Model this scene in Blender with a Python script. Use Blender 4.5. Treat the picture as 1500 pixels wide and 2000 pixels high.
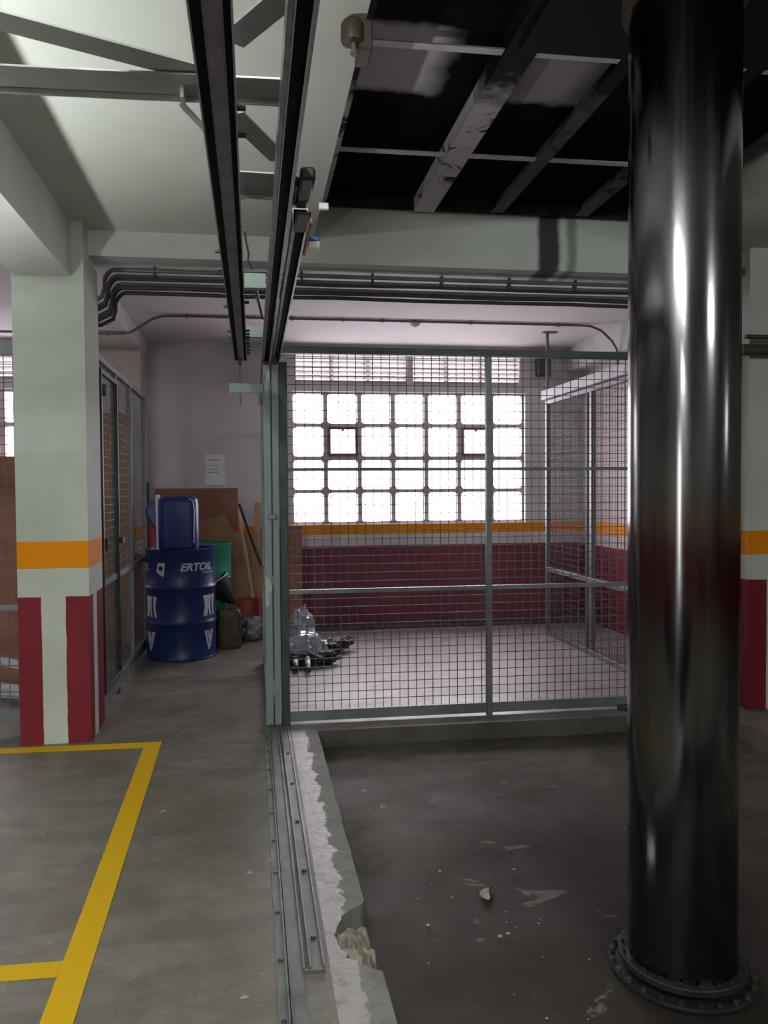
import bpy, math, random
from mathutils import Vector, Matrix, noise
random.seed(7)
for o in list(bpy.data.objects): bpy.data.objects.remove(o)
SC = bpy.context.scene
COL = SC.collection

# ------------------------------------------------------------------ camera
CAM_H = 1.37
yaw, pitch, roll = math.radians(9.72), math.radians(-1.6), math.radians(.4)
fw = Vector((math.sin(yaw)*math.cos(pitch), math.cos(yaw)*math.cos(pitch), math.sin(pitch)))
rt = Vector((math.cos(yaw), -math.sin(yaw), 0.0))
up = rt.cross(fw)
rt2 = math.cos(roll)*rt - math.sin(roll)*up
up2 = math.sin(roll)*rt + math.cos(roll)*up
cd = bpy.data.cameras.new('camera'); cam = bpy.data.objects.new('camera', cd); COL.objects.link(cam)
m = Matrix.Identity(4)
for i in range(3):
    m[i][0] = rt2[i]; m[i][1] = up2[i]; m[i][2] = -fw[i]
m[2][3] = CAM_H
cam.matrix_world = m
cd.sensor_fit = 'VERTICAL'; cd.sensor_height = 36; cd.sensor_width = 27; cd.lens = 27.0
cd.clip_start = 0.05; cd.clip_end = 200
SC.camera = cam

# ------------------------------------------------------------------ world, exposure
W = bpy.data.worlds.new('sky'); SC.world = W; W.use_nodes = True
bg = W.node_tree.nodes['Background']
bg.inputs[1].default_value = 13.0
_wn = W.node_tree; _tc = _wn.nodes.new('ShaderNodeTexCoord'); _sp = _wn.nodes.new('ShaderNodeSeparateXYZ'); _wn.links.new(_tc.outputs['Generated'], _sp.inputs[0])
_mr = _wn.nodes.new('ShaderNodeMapRange'); _mr.inputs[1].default_value = -.3; _mr.inputs[2].default_value = .3; _wn.links.new(_sp.outputs[1], _mr.inputs[0])
_mx = _wn.nodes.new('ShaderNodeMix'); _mx.data_type = 'RGBA'; _wn.links.new(_mr.outputs[0], _mx.inputs['Factor'])
_mx.inputs[6].default_value = (.96, 1.0, .93, 1)      # green tint added to the light from the entrance side
_mx.inputs[7].default_value = (1.0, .945, 1.0, 1)     # hazy sky on the window side
_gr = _wn.nodes.new('ShaderNodeMapRange'); _gr.inputs[1].default_value = -.12; _gr.inputs[2].default_value = .04; _gr.inputs[3].default_value = 9.0; _gr.inputs[4].default_value = 18.0
_wn.links.new(_sp.outputs[2], _gr.inputs[0]); _wn.links.new(_gr.outputs[0], bg.inputs[1])      # ground darker than the sky
_wn.links.new(_mx.outputs[2], bg.inputs[0])
SC.view_settings.view_transform = 'Standard'
SC.view_settings.look = 'None'
SC.view_settings.gamma = 1
SC.view_settings.use_curve_mapping = False
SC.view_settings.exposure = 0.0
LAMP_STRENGTH = 420.0
UPLIGHT = 1000.0
try:
    SC.cycles.max_bounces = 8; SC.cycles.diffuse_bounces = 5; SC.cycles.glossy_bounces = 4
    SC.cycles.transparent_max_bounces = 12; SC.cycles.sample_clamp_indirect = 4
    SC.cycles.use_denoising = True
except Exception: pass

SHEAR = -0.033          # the building's cross direction is a little off square
def sh(v): return Vector((v[0], v[1] + SHEAR*v[0], v[2]))

def portal(loc, rot, sx, sy):
    ld = bpy.data.lights.new('window_daylight', 'AREA'); ld.shape = 'RECTANGLE'; ld.size = sx; ld.size_y = sy
    ld.cycles.is_portal = True
    o = bpy.data.objects.new('window_daylight', ld); COL.objects.link(o); o.location = sh(loc); o.rotation_euler = rot
portal((1.60, 7.98, 1.88), (math.radians(-90), 0, 0), 2.5, 1.8)
portal((-3.2, 7.98, 1.88), (math.radians(-90), 0, 0), 2.5, 1.8)
portal((3.60, 5.9, 1.52), (0, math.radians(90), 0), .95, 1.25)
portal((7.18, -.9, 2.1), (0, math.radians(90), 0), .4, .8)
portal((-4.2, -4.55, 1.0), (math.radians(90), 0, 0), 1.2, 2.0)

# ------------------------------------------------------------------ materials
def new_mat(name):
    mt = bpy.data.materials.new(name); mt.use_nodes = True
    nt = mt.node_tree; b = nt.nodes['Principled BSDF']
    return mt, nt, b
def N(nt, t, **kw):
    n = nt.nodes.new(t)
    for k, v in kw.items(): setattr(n, k, v)
    return n
def math_n(nt, op, a, b=None):
    n = N(nt, 'ShaderNodeMath', operation=op)
    for i, v in enumerate((a, b)):
        if v is None: continue
        if isinstance(v, (int, float)): n.inputs[i].default_value = v
        else: nt.links.new(v, n.inputs[i])
    return n.outputs[0]
def mixc(nt, f, a, b):
    n = N(nt, 'ShaderNodeMix', data_type='RGBA')
    for sock, v in ((n.inputs['Factor'], f), (n.inputs[6], a), (n.inputs[7], b)):
        if isinstance(v, (int, float)): sock.default_value = v
        elif isinstance(v, tuple): sock.default_value = (*v, 1)
        else: nt.links.new(v, sock)
    return n.outputs[2]
def pos(nt): return N(nt, 'ShaderNodeNewGeometry').outputs['Position']
def nz(nt, scale, detail=5, rough=.6, vec=None, dist=0, stretch=None):
    n = N(nt, 'ShaderNodeTexNoise'); n.inputs['Scale'].default_value = scale
    n.inputs['Detail'].default_value = detail; n.inputs['Roughness'].default_value = rough
    n.inputs['Distortion'].default_value = dist
    v = vec or pos(nt)
    if stretch:
        mp = N(nt, 'ShaderNodeMapping'); mp.inputs['Scale'].default_value = stretch
        nt.links.new(v, mp.inputs[0]); v = mp.outputs[0]
    nt.links.new(v, n.inputs['Vector'])
    return n.outputs['Fac']
def ramp(nt, f, stops, const=False):
    r = N(nt, 'ShaderNodeValToRGB'); cr = r.color_ramp
    if const: cr.interpolation = 'CONSTANT'
    while len(cr.elements) > 1: cr.elements.remove(cr.elements[-1])
    for i, (p, c) in enumerate(stops):
        e = cr.elements[0] if i == 0 else cr.elements.new(p)
        e.position = p
        e.color = (*c, 1) if isinstance(c, tuple) else (c, c, c, 1)
    nt.links.new(f, r.inputs[0])
    return r.outputs[0]
def bump(nt, b, h, strength=.3, dist=.005):
    n = N(nt, 'ShaderNodeBump'); n.inputs['Strength'].default_value = strength; n.inputs['Distance'].default_value = dist
    nt.links.new(h, n.inputs['Height']); nt.links.new(n.outputs[0], b.inputs['Normal'])

def simple(name, col, rough=.6, metal=0, var=.12, scale=12, bmp=0, spec=.5, stretch=None):
    mt, nt, b = new_mat(name)
    lo = tuple(c*(1-var) for c in col); hi = tuple(min(1, c*(1+var)) for c in col)
    f = nz(nt, scale, stretch=stretch)
    nt.links.new(ramp(nt, f, [(.3, lo), (.7, hi)]), b.inputs['Base Color'])
    b.inputs['Roughness'].default_value = rough; b.inputs['Metallic'].default_value = metal
    b.inputs['Specular IOR Level'].default_value = spec
    if bmp: bump(nt, b, f, bmp)
    return mt

WHITE = (.565, .60, .555); GREYW = (.50, .485, .505)
RED = (.18, .018, .030); ORANGE = (.80, .27, .002)
def banded(name, white, z=(.805, .96, 1.107), stripe=None, stripey=None, red=None):
    """wall paint: dark red dado, white, orange band, white; optional white upright stripe in the dado"""
    RED = red or globals()['RED']
    mt, nt, b = new_mat(name)
    p = pos(nt); s = N(nt, 'ShaderNodeSeparateXYZ'); nt.links.new(p, s.inputs[0])
    wob = math_n(nt, 'MULTIPLY', math_n(nt, 'SUBTRACT', nz(nt, 9), .5), .012)
    zz = math_n(nt, 'ADD', s.outputs[2], wob)
    cl = nz(nt, 2.2, 6, .65)
    wcol = ramp(nt, cl, [(.3, tuple(c*.86 for c in white)), (.6, white), (.8, tuple(c*1.04 for c in white))])
    fine = nz(nt, 40, 4, .7)
    rcol = mixc(nt, math_n(nt, 'GREATER_THAN', nz(nt, 14, 6, .75), .735), RED, (.5, .45, .42))
    rcol = mixc(nt, math_n(nt, 'MULTIPLY', cl, .5), rcol, tuple(c*.75 for c in RED))
    if stripe and stripey:
        m_a = math_n(nt, 'MULTIPLY', math_n(nt, 'GREATER_THAN', s.outputs[2], 1.585), math_n(nt, 'LESS_THAN', s.outputs[2], 1.79))
        m_a = math_n(nt, 'MULTIPLY', m_a, math_n(nt, 'LESS_THAN', s.outputs[0], -.93))
        wcol = mixc(nt, math_n(nt, 'MULTIPLY', m_a, .5), wcol, (.60, .645, .62))
    if stripe or stripey:
        src = s.outputs[0] if stripe else s.outputs[1]
        a, c_ = stripe or stripey
        k = math_n(nt, 'MULTIPLY', math_n(nt, 'GREATER_THAN', math_n(nt, 'ADD', src, wob), a), math_n(nt, 'LESS_THAN', math_n(nt, 'ADD', src, wob), c_))
        if stripe and stripey:
            k2 = math_n(nt, 'MULTIPLY', math_n(nt, 'GREATER_THAN', s.outputs[1], stripey[0]), math_n(nt, 'LESS_THAN', s.outputs[1], stripey[1]))
            k = math_n(nt, 'MAXIMUM', k, k2)
        dirt = ramp(nt, nz(nt, 5, 6, .7), [(.42, 1.0), (.68, .72)])
        rcol = mixc(nt, k, rcol, wcol)
    c = mixc(nt, math_n(nt, 'GREATER_THAN', zz, z[0]), rcol, wcol)
    o = mixc(nt, math_n(nt, 'MULTIPLY', cl, .4), ORANGE, tuple(q*.8 for q in ORANGE))
    k = math_n(nt, 'MULTIPLY', math_n(nt, 'GREATER_THAN', zz, z[1]), math_n(nt, 'LESS_THAN', zz, z[2]))
    c = mixc(nt, k, c, o)
    nt.links.new(c, b.inputs['Base Color'])
    b.inputs['Roughness'].default_value = .65; b.inputs['Specular IOR Level'].default_value = .15
    bump(nt, b, fine, .12, .003)
    return mt

M = {}
M['ceil'] = simple('ceiling_paint', (.60, .62, .58), .8, 0, .07, 1.6)
M['ceil_back'] = simple('rear_ceiling_paint', (.66, .64, .65), .8, 0, .06, 1.6)
M['beam'] = simple('beam_paint', (.57, .59, .57), .75, 0, .09, 2.5)
M['walll'] = simple('wall_paint', WHITE, .7, 0, .08, 2)
M['galv'] = simple('galvanised_steel', (.15, .165, .178), .5, .4, .22, 7, .05)
M['green'] = simple('primed_gate_steel', (.19, .235, .24), .45, .45, .2, 5)
M['darksteel'] = simple('dark_steel', (.055, .062, .072), .45, .6, .3, 9)
M['wire'] = simple('galvanised_wire', (.085, .082, .095), .6, .3, .1, 20)
M['rail'] = simple('rail_steel', (.30, .29, .31), .36, .75, .3, 14)
M['black'] = simple('black_plastic', (.012, .012, .014), .55, 0, .3, 14)
M['white'] = simple('white_plastic', (.8, .8, .78), .5, 0, .05, 10)
M['blueplastic'] = simple('blue_plastic', (.006, .018, .18), .4, 0, .15, 7)
M['bluepaint'] = simple('blue_drum_paint', (.004, .020, .125), .36, .0, .2, 5)
M['decal'] = simple('white_print', (.55, .60, .66), .5, 0, .15, 30)
M['greenpaint'] = simple('green_drum_paint', (.01, .26, .155), .35, .1, .2, 6)
M['plywood'] = simple('brown_board', (.25, .105, .07), .7, 0, .25, 5, .1)
M['plywood2'] = simple('raw_plywood', (.34, .19, .11), .75, 0, .2, 6, .1)
M['timber'] = simple('pale_timber', (.50, .27, .14), .7, 0, .25, 12, .1, stretch=(3, 3, .3))
M['rust'] = simple('old_brown_metal', (.07, .055, .04), .55, .3, .35, 10, .2)
M['redplastic'] = simple('red_shovel_paint', (.28, .018, .025), .45, 0, .25, 8)
M['bag'] = simple('grey_plastic_bag', (.20, .20, .24), .22, 0, .4, 8, .1)
M['bagclear'] = simple('pale_plastic_wrap', (.40, .40, .48), .18, .1, .4, 12, .1)
M['paper'] = simple('paper', (.86, .86, .88), .8, 0, .05, 6)
M['ink'] = simple('ink', (.08, .08, .09), .8, 0, .05, 6)
M['conduit'] = simple('grey_conduit', (.19, .17, .18), .5, .1, .1, 10)
M['cable'] = simple('dark_conduit', (.045, .042, .055), .42, .1, .3, 10)
M['cable2'] = simple('grey_steel_conduit', (.17, .16, .18), .4, .3, .2, 10)
M['bronze'] = simple('dull_brass', (.07, .052, .032), .5, .5, .3, 12)
M['crumb'] = simple('concrete_crumb', (.42, .40, .35), .9, 0, .3, 30)
M['leaf'] = simple('dry_leaf', (.36, .33, .27), .8, 0, .2, 20)
M['woodstick'] = simple('stained_wood_strip', (.26, .16, .07), .7, 0, .2, 20)
M['mull'] = simple('window_lattice_concrete', (.54, .47, .49), .8, 0, .15, 9)
M['louvre'] = simple('louvre_slats', (.42, .38, .39), .6, .1, .15, 9)
M['blockgrey'] = simple('dark_grey_casting', (.05, .05, .052), .6, .2, .3, 14)
M['bluecase'] = simple('blue_casing', (.02, .08, .30), .4, 0, .1, 9)

def glass_mat():
    mt = bpy.data.materials.new('window_glass'); mt.use_nodes = True; nt = mt.node_tree
    nt.nodes.remove(nt.nodes['Principled BSDF'])
    tr = N(nt, 'ShaderNodeBsdfTransparent'); tr.inputs[0].default_value = (.93, .92, .93, 1)
    gl = N(nt, 'ShaderNodeBsdfGlossy'); gl.inputs['Roughness'].default_value = .15
    mx = N(nt, 'ShaderNodeMixShader'); mx.inputs[0].default_value = .06
    nt.links.new(tr.outputs[0], mx.inputs[1]); nt.links.new(gl.outputs[0], mx.inputs[2])
    nt.links.new(mx.outputs[0], nt.nodes['Material Output'].inputs[0])
    return mt
M['glass'] = glass_mat()

def concrete(name, dark, light, rough=(.35, .7), patch=None, big=1.1, chips=True, spec=.5):
    mt, nt, b = new_mat(name); b.inputs['Specular IOR Level'].default_value = spec
    a = nz(nt, big, 8, .62, dist=.6, stretch=(1, 1.6, 1)); f = nz(nt, 9, 8, .75)
    c = ramp(nt, a, [(.3, dark), (.55, tuple((x+y)/2 for x, y in zip(dark, light))), (.72, light)])
    c = mixc(nt, ramp(nt, f, [(.35, .55), (.60, 0.0)]), c, tuple(x*.55 for x in dark))
    c = mixc(nt, ramp(nt, nz(nt, 3.2, 8, .7, dist=.4, stretch=(1, 2.5, 1)), [(.42, .55), (.56, 0.0)]), c, tuple(x*.66 for x in dark))
    c = mixc(nt, ramp(nt, nz(nt, 60, 3, .6), [(.60, 0.0), (.72, .35)]), c, tuple(x*1.5 for x in light))
    if patch: c = mixc(nt, ramp(nt, nz(nt, .8, 7, .6, dist=.8), [(.5, 0.0), (.62, .8)]), c, patch)
    if chips: c = mixc(nt, ramp(nt, nz(nt, 5.5, 9, .68, dist=1.5), [(.665, 0.0), (.68, .8)]), c, tuple(min(1, x*2.1) for x in light))
    nt.links.new(c, b.inputs['Base Color'])
    nt.links.new(ramp(nt, a, [(.3, rough[0]), (.7, rough[1])]), b.inputs['Roughness'])
    bump(nt, b, f, .25, .006)
    return mt
M['floor'] = concrete('worn_concrete_floor', (.14, .126, .105), (.24, .218, .188), (.38, .62))
M['floor_cage'] = concrete('window_lit_cage_floor', (.27, .235, .235), (.38, .34, .34), (.35, .6), chips=False)  # lighter pinkish copy of the floor, window light put into its colour
M['pit'] = concrete('oily_pit_concrete', (.075, .064, .052), (.15, .13, .11), (.5, .85), big=.9, spec=.22)
def oil_pit(mt):
    nt = mt.node_tree; b = nt.nodes['Principled BSDF']; src = b.inputs['Base Color'].links[0].from_socket
    s = N(nt, 'ShaderNodeSeparateXYZ'); nt.links.new(pos(nt), s.inputs[0])
    dx = math_n(nt, 'SUBTRACT', s.outputs[0], 1.4); dy = math_n(nt, 'SUBTRACT', s.outputs[1], 2.2)
    d = math_n(nt, 'SQRT', math_n(nt, 'ADD', math_n(nt, 'MULTIPLY', dx, dx), math_n(nt, 'MULTIPLY', math_n(nt, 'MULTIPLY', dy, dy), .7)))
    d = math_n(nt, 'ADD', d, math_n(nt, 'MULTIPLY', math_n(nt, 'SUBTRACT', nz(nt, 1.6, 7, .6), .5), 1.1))
    k = ramp(nt, math_n(nt, 'MULTIPLY', d, .5), [(.16, .93), (.40, .72), (.72, 0.0)])
    sp = ramp(nt, nz(nt, 3.3, 8, .62, dist=.9, stretch=(1, 1.7, 1)), [(.63, 0.0), (.655, .55)])
    cc = mixc(nt, sp, mixc(nt, k, src, (.022, .016, .014)), (.19, .175, .155))
    nt.links.new(cc, b.inputs['Base Color'])
oil_pit(M['pit'])
M['curb'] = concrete('dark_curb_concrete', (.075, .064, .053), (.15, .132, .112), (.5, .8), chips=False)

def ledge_mat():
    mt, nt, b = new_mat('chipped_ledge_concrete')
    p = pos(nt); s = N(nt, 'ShaderNodeSeparateXYZ'); nt.links.new(p, s.inputs[0])
    w = math_n(nt, 'MULTIPLY', math_n(nt, 'SUBTRACT', nz(nt, 7, 6, .7), .5), .16)
    edge = math_n(nt, 'GREATER_THAN', math_n(nt, 'ADD', s.outputs[0], w), .285)
    f = nz(nt, 16, 7, .7); a = nz(nt, 3, 6, .6)
    c1 = ramp(nt, a, [(.3, (.24, .225, .215)), (.7, (.33, .31, .305))])  # lighter than the chipped strip, partly window sheen put into the colour
    c2 = ramp(nt, a, [(.3, (.17, .165, .15)), (.7, (.23, .225, .205))])
    c = mixc(nt, edge, c1, c2)
    c = mixc(nt, ramp(nt, f, [(.32, .6), (.5, 0.0)]), c, (.09, .08, .07))
    nt.links.new(c, b.inputs['Base Color'])
    nt.links.new(mixc(nt, edge, (.36, .36, .36), (.8, .8, .8)), b.inputs['Roughness'])
    h = math_n(nt, 'ADD', math_n(nt, 'MULTIPLY', edge, -.6), f)
    bump(nt, b, h, .5, .008)
    return mt
M['ledge'] = ledge_mat()

def worn_yellow():
    mt, nt, b = new_mat('yellow_floor_paint')
    f = nz(nt, 11, 8, .75)
    c = mixc(nt, nz(nt, 2, 5), (.72, .43, .004), (.60, .37, .006))
    c = mixc(nt, ramp(nt, f, [(.28, 1.0), (.34, 0.0)]), c, (.12, .10, .07))
    nt.links.new(c, b.inputs['Base Color']); b.inputs['Roughness'].default_value = .7; b.inputs['Specular IOR Level'].default_value = .15
    return mt
M['yellow'] = worn_yellow()

def chrome():
    mt, nt, b = new_mat('polished_oily_steel')
    p = pos(nt)
    f = nz(nt, 30, 4, .6, stretch=(1, 1, .04)); g = nz(nt, 5, 6, .6, stretch=(1, 1, .5))
    s = N(nt, 'ShaderNodeSeparateXYZ'); nt.links.new(p, s.inputs[0])
    nt.links.new(ramp(nt, g, [(.3, (.11, .11, .115)), (.7, (.17, .17, .175))]), b.inputs['Base Color'])
    nt.links.new(ramp(nt, f, [(.3, .12), (.7, .20)]), b.inputs['Roughness'])
    b.inputs['Metallic'].default_value = 1
    return mt
M['chrome'] = chrome()

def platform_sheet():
    """black underside with paler soft-edged patches in two bays"""
    mt, nt, b = new_mat('black_platform_sheet')
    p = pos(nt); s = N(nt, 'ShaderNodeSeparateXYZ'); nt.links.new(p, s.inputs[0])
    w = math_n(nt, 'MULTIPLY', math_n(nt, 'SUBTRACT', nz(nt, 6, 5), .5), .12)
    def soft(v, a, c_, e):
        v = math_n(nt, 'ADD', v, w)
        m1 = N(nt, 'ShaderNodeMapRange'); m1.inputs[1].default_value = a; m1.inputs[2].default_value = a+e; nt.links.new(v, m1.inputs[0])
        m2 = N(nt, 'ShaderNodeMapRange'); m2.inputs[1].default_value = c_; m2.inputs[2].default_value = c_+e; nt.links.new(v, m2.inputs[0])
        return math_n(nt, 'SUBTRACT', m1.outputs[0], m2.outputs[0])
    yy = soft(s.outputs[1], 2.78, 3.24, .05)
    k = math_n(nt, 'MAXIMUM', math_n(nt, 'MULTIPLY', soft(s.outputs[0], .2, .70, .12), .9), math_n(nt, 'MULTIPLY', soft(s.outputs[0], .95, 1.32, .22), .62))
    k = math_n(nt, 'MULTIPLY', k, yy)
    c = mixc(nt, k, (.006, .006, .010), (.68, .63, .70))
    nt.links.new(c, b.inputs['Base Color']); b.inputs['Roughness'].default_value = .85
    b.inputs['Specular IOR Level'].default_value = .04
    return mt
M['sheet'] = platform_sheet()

def flaked(name, base, dark, lo, hi):
    mt, nt, b = new_mat(name)
    f = nz(nt, 6, 9, .7, dist=.8)
    c = ramp(nt, f, [(lo, dark), (hi, base)])
    s = N(nt, 'ShaderNodeSeparateXYZ'); nt.links.new(pos(nt), s.inputs[0])      # soot and oil spread out round the lift head
    yv = math_n(nt, 'ADD', s.outputs[1], math_n(nt, 'MULTIPLY', math_n(nt, 'SUBTRACT', nz(nt, 4, 7, .7), .5), .7))
    c = mixc(nt, ramp(nt, math_n(nt, 'MULTIPLY', yv, .25), [(.745, 1.0), (.79, 0.0)]), c, (.012, .011, .014))
    nt.links.new(c, b.inputs['Base Color'])
    b.inputs['Roughness'].default_value = .75
    b.inputs['Specular IOR Level'].default_value = .1
    return mt
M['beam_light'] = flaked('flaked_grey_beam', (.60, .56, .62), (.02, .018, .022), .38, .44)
M['beam_dark'] = flaked('oily_dark_beam', (.13, .125, .145), (.03, .028, .035), .35, .5)
M['block'] = flaked('black_oily_plate', (.035, .033, .038), (.010, .009, .012), .35, .6)
M['stained'] = simple('flange_steel', (.035, .035, .042), .5, .5, .3, 14)

def shaft_face():
    mt, nt, b = new_mat('shaft_face_paint')
    p = pos(nt); s = N(nt, 'ShaderNodeSeparateXYZ'); nt.links.new(p, s.inputs[0])
    w = math_n(nt, 'MULTIPLY', math_n(nt, 'SUBTRACT', nz(nt, 5, 6), .5), .06)
    x = math_n(nt, 'ADD', s.outputs[0], w)
    def win(a, c_, e):
        m1 = N(nt, 'ShaderNodeMapRange'); m1.inputs[1].default_value = a; m1.inputs[2].default_value = a+e; nt.links.new(x, m1.inputs[0])
        m2 = N(nt, 'ShaderNodeMapRange'); m2.inputs[1].default_value = c_; m2.inputs[2].default_value = c_+e; nt.links.new(x, m2.inputs[0])
        return math_n(nt, 'SUBTRACT', m1.outputs[0], m2.outputs[0])
    k = math_n(nt, 'MAXIMUM', win(1.70, 1.83, .03), math_n(nt, 'MULTIPLY', win(1.88, 1.94, .03), .6))
    c = mixc(nt, nz(nt, 3, 6), (.50, .55, .52), (.60, .64, .60))
    c = mixc(nt, k, c, (.035, .035, .05))
    nt.links.new(c, b.inputs['Base Color']); b.inputs['Roughness'].default_value = .7
    return mt
M['shaft'] = shaft_face()

def emit(name, col, st):
    mt = bpy.data.materials.new(name); mt.use_nodes = True; nt = mt.node_tree
    nt.nodes.remove(nt.nodes['Principled BSDF'])
    e = N(nt, 'ShaderNodeEmission'); e.inputs[0].default_value = (*col, 1); e.inputs[1].default_value = st
    nt.links.new(e.outputs[0], nt.nodes['Material Output'].inputs[0]); return mt
M['tube'] = emit('lit_fluorescent_tube', (.95, 1.0, .94), LAMP_STRENGTH)

# ------------------------------------------------------------------ mesh builder
ORG = {}
class MB:
    def __init__(s): s.v = []; s.f = []
    def add(s, vs, fs):
        n = len(s.v); s.v += [Vector(v) for v in vs]; s.f += [tuple(i+n for i in f) for f in fs]; return s
    def box(s, x0, x1, y0, y1, z0, z1, bev=0):
        if bev:
            b = min(bev, abs(x1-x0)*.45, abs(y1-y0)*.45, abs(z1-z0)*.45); vs = []; fs = []
            import itertools
            X = (x0, x1); Y = (y0, y1); Z = (z0, z1); ix = {}
            for i, j, k in itertools.product((0, 1), repeat=3):
                sx, sy, sz = (1-2*i), (1-2*j), (1-2*k)
                ix[i, j, k, 0] = len(vs); vs.append((X[i], Y[j]+sy*b, Z[k]+sz*b))
                ix[i, j, k, 1] = len(vs); vs.append((X[i]+sx*b, Y[j], Z[k]+sz*b))
                ix[i, j, k, 2] = len(vs); vs.append((X[i]+sx*b, Y[j]+sy*b, Z[k]))
                fs.append((ix[i, j, k, 0], ix[i, j, k, 1], ix[i, j, k, 2]))
            q = ((0, 0), (1, 0), (1, 1), (0, 1))
            for i in (0, 1):
                fs.append(tuple(ix[i, a, c, 0] for a, c in q)); fs.append(tuple(ix[a, i, c, 1] for a, c in q)); fs.append(tuple(ix[a, c, i, 2] for a, c in q))
            for a, c in q:
                fs.append((ix[0, a, c, 1], ix[1, a, c, 1], ix[1, a, c, 2], ix[0, a, c, 2]))
                fs.append((ix[a, 0, c, 0], ix[a, 1, c, 0], ix[a, 1, c, 2], ix[a, 0, c, 2]))
                fs.append((ix[a, c, 0, 0], ix[a, c, 1, 0], ix[a, c, 1, 1], ix[a, c, 0, 1]))
            return s.add(vs, fs)
        return s.add([(x, y, z) for x in (x0, x1) for y in (y0, y1) for z in (z0, z1)],
                     [(0, 1, 3, 2), (4, 6, 7, 5), (0, 4, 5, 1), (2, 3, 7, 6), (0, 2, 6, 4), (1, 5, 7, 3)])
    def beam(s, p0, p1, w, h, upv=(0, 0, 1)):
        """rectangular bar from p0 to p1, w sideways, h along upv"""
        p0 = Vector(p0); p1 = Vector(p1); d = (p1-p0).normalized(); u = Vector(upv)
        sd = d.cross(u).normalized(); u = sd.cross(d).normalized()
        vs = [p + sd*a*w/2 + u*b*h/2 for p in (p0, p1) for a, b in ((-1, -1), (1, -1), (1, 1), (-1, 1))]
        return s.add(vs, [(3, 2, 1, 0), (4, 5, 6, 7)] + [(i, (i+1) % 4, 4+(i+1) % 4, 4+i) for i in range(4)])
    def tube(s, pts, r, n=10, caps=True):
        pts = [Vector(p) for p in pts]; rr = r if isinstance(r, (list, tuple)) else [r]*len(pts)
        prev = None; rings = []
        for i, p in enumerate(pts):
            d = (pts[min(i+1, len(pts)-1)] - pts[max(i-1, 0)]).normalized()
            if prev is None:
                a = Vector((0, 0, 1)) if abs(d.z) < .9 else Vector((1, 0, 0)); prev = (a - d*a.dot(d)).normalized()
            else: prev = (prev - d*prev.dot(d)).normalized()
            q = d.cross(prev)
            rings.append([p + (prev*math.cos(2*math.pi*k/n) + q*math.sin(2*math.pi*k/n))*rr[i] for k in range(n)])
        vs = [v for g in rings for v in g]; fs = []
        for i in range(len(pts)-1):
            for k in range(n): fs.append((i*n+k, i*n+(k+1) % n, (i+1)*n+(k+1) % n, (i+1)*n+k))
        if caps: fs.append(tuple(reversed(range(n)))); fs.append(tuple(range((len(pts)-1)*n, len(pts)*n)))
        return s.add(vs, fs)
    def lathe(s, prof, c=(0, 0, 0), n=48):
        c = Vector(c); vs = []; fs = []
        for r, z in prof:
            for k in range(n):
                a = 2*math.pi*k/n; vs.append((c.x+r*math.cos(a), c.y+r*math.sin(a), c.z+z))
        for i in range(len(prof)-1):
            for k in range(n): fs.append((i*n+k, i*n+(k+1) % n, (i+1)*n+(k+1) % n, (i+1)*n+k))
        if prof[0][0] > 1e-6: fs.append(tuple(reversed(range(n))))
        if prof[-1][0] > 1e-6: fs.append(tuple(range((len(prof)-1)*n, len(prof)*n)))
        return s.add(vs, fs)
    def prism(s, poly, d):
        """poly: 3-D outline, d: extrusion vector"""
        n = len(poly); d = Vector(d); P = [Vector(p) for p in poly]
        return s.add(P + [p+d for p in P], [tuple(reversed(range(n))), tuple(range(n, 2*n))] + [(i, (i+1) % n, n+(i+1) % n, n+i) for i in range(n)])
    def xform(s, mat, start=0):
        for i in range(start, len(s.v)): s.v[i] = mat @ s.v[i]
        return s
    def build(s, name, mat, parent=None, smooth=False, bevel=0, shear=True):
        vs = [sh(v) if shear else v for v in s.v]
        if parent is None:
            xs = [v.x for v in vs]; ys = [v.y for v in vs]
            o0 = Vector(((min(xs)+max(xs))/2, (min(ys)+max(ys))/2, min(v.z for v in vs)))
        else: o0 = ORG[parent.name]
        me = bpy.data.meshes.new(name); me.from_pydata([v-o0 for v in vs], [], s.f)
        me.validate(); 
        import bmesh
        bm = bmesh.new(); bm.from_mesh(me); bmesh.ops.recalc_face_normals(bm, faces=bm.faces); bm.to_mesh(me); bm.free()
        if smooth:
            me.polygons.foreach_set('use_smooth', [True]*len(me.polygons)); me.set_sharp_from_angle(angle=math.radians(38))
        o = bpy.data.objects.new(name, me); COL.objects.link(o)
        me.materials.append(M[mat] if isinstance(mat, str) else mat)
        if parent is None: o.location = o0
        else: o.parent = parent
        ORG[o.name] = o0
        if bevel:
            b = o.modifiers.new('edge', 'BEVEL'); b.width = bevel; b.segments = 2; b.limit_method = 'ANGLE'
        return o

def tag(o, label=None, cat=None, group=None, kind=None):
    if label: o['label'] = label
    if cat: o['category'] = cat
    if group: o['group'] = group
    if kind: o['kind'] = kind
    return o
def thing(name, loc, label=None, cat=None, group=None, kind=None):
    o = bpy.data.objects.new(name, None); COL.objects.link(o); l = sh(loc)
    o.location = l; ORG[o.name] = l; o.empty_display_size = .1
    return tag(o, label, cat, group, kind)
def struct(o): o['kind'] = 'structure'; return o
def B(*a, **k): return MB().box(*a, **k)
def copy_tree(o, parent=None):
    c = o.copy(); COL.objects.link(c)
    if parent: c.parent = parent
    for ch in [q for q in bpy.data.objects if q.parent == o]: copy_tree(ch, c)
    return c

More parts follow.
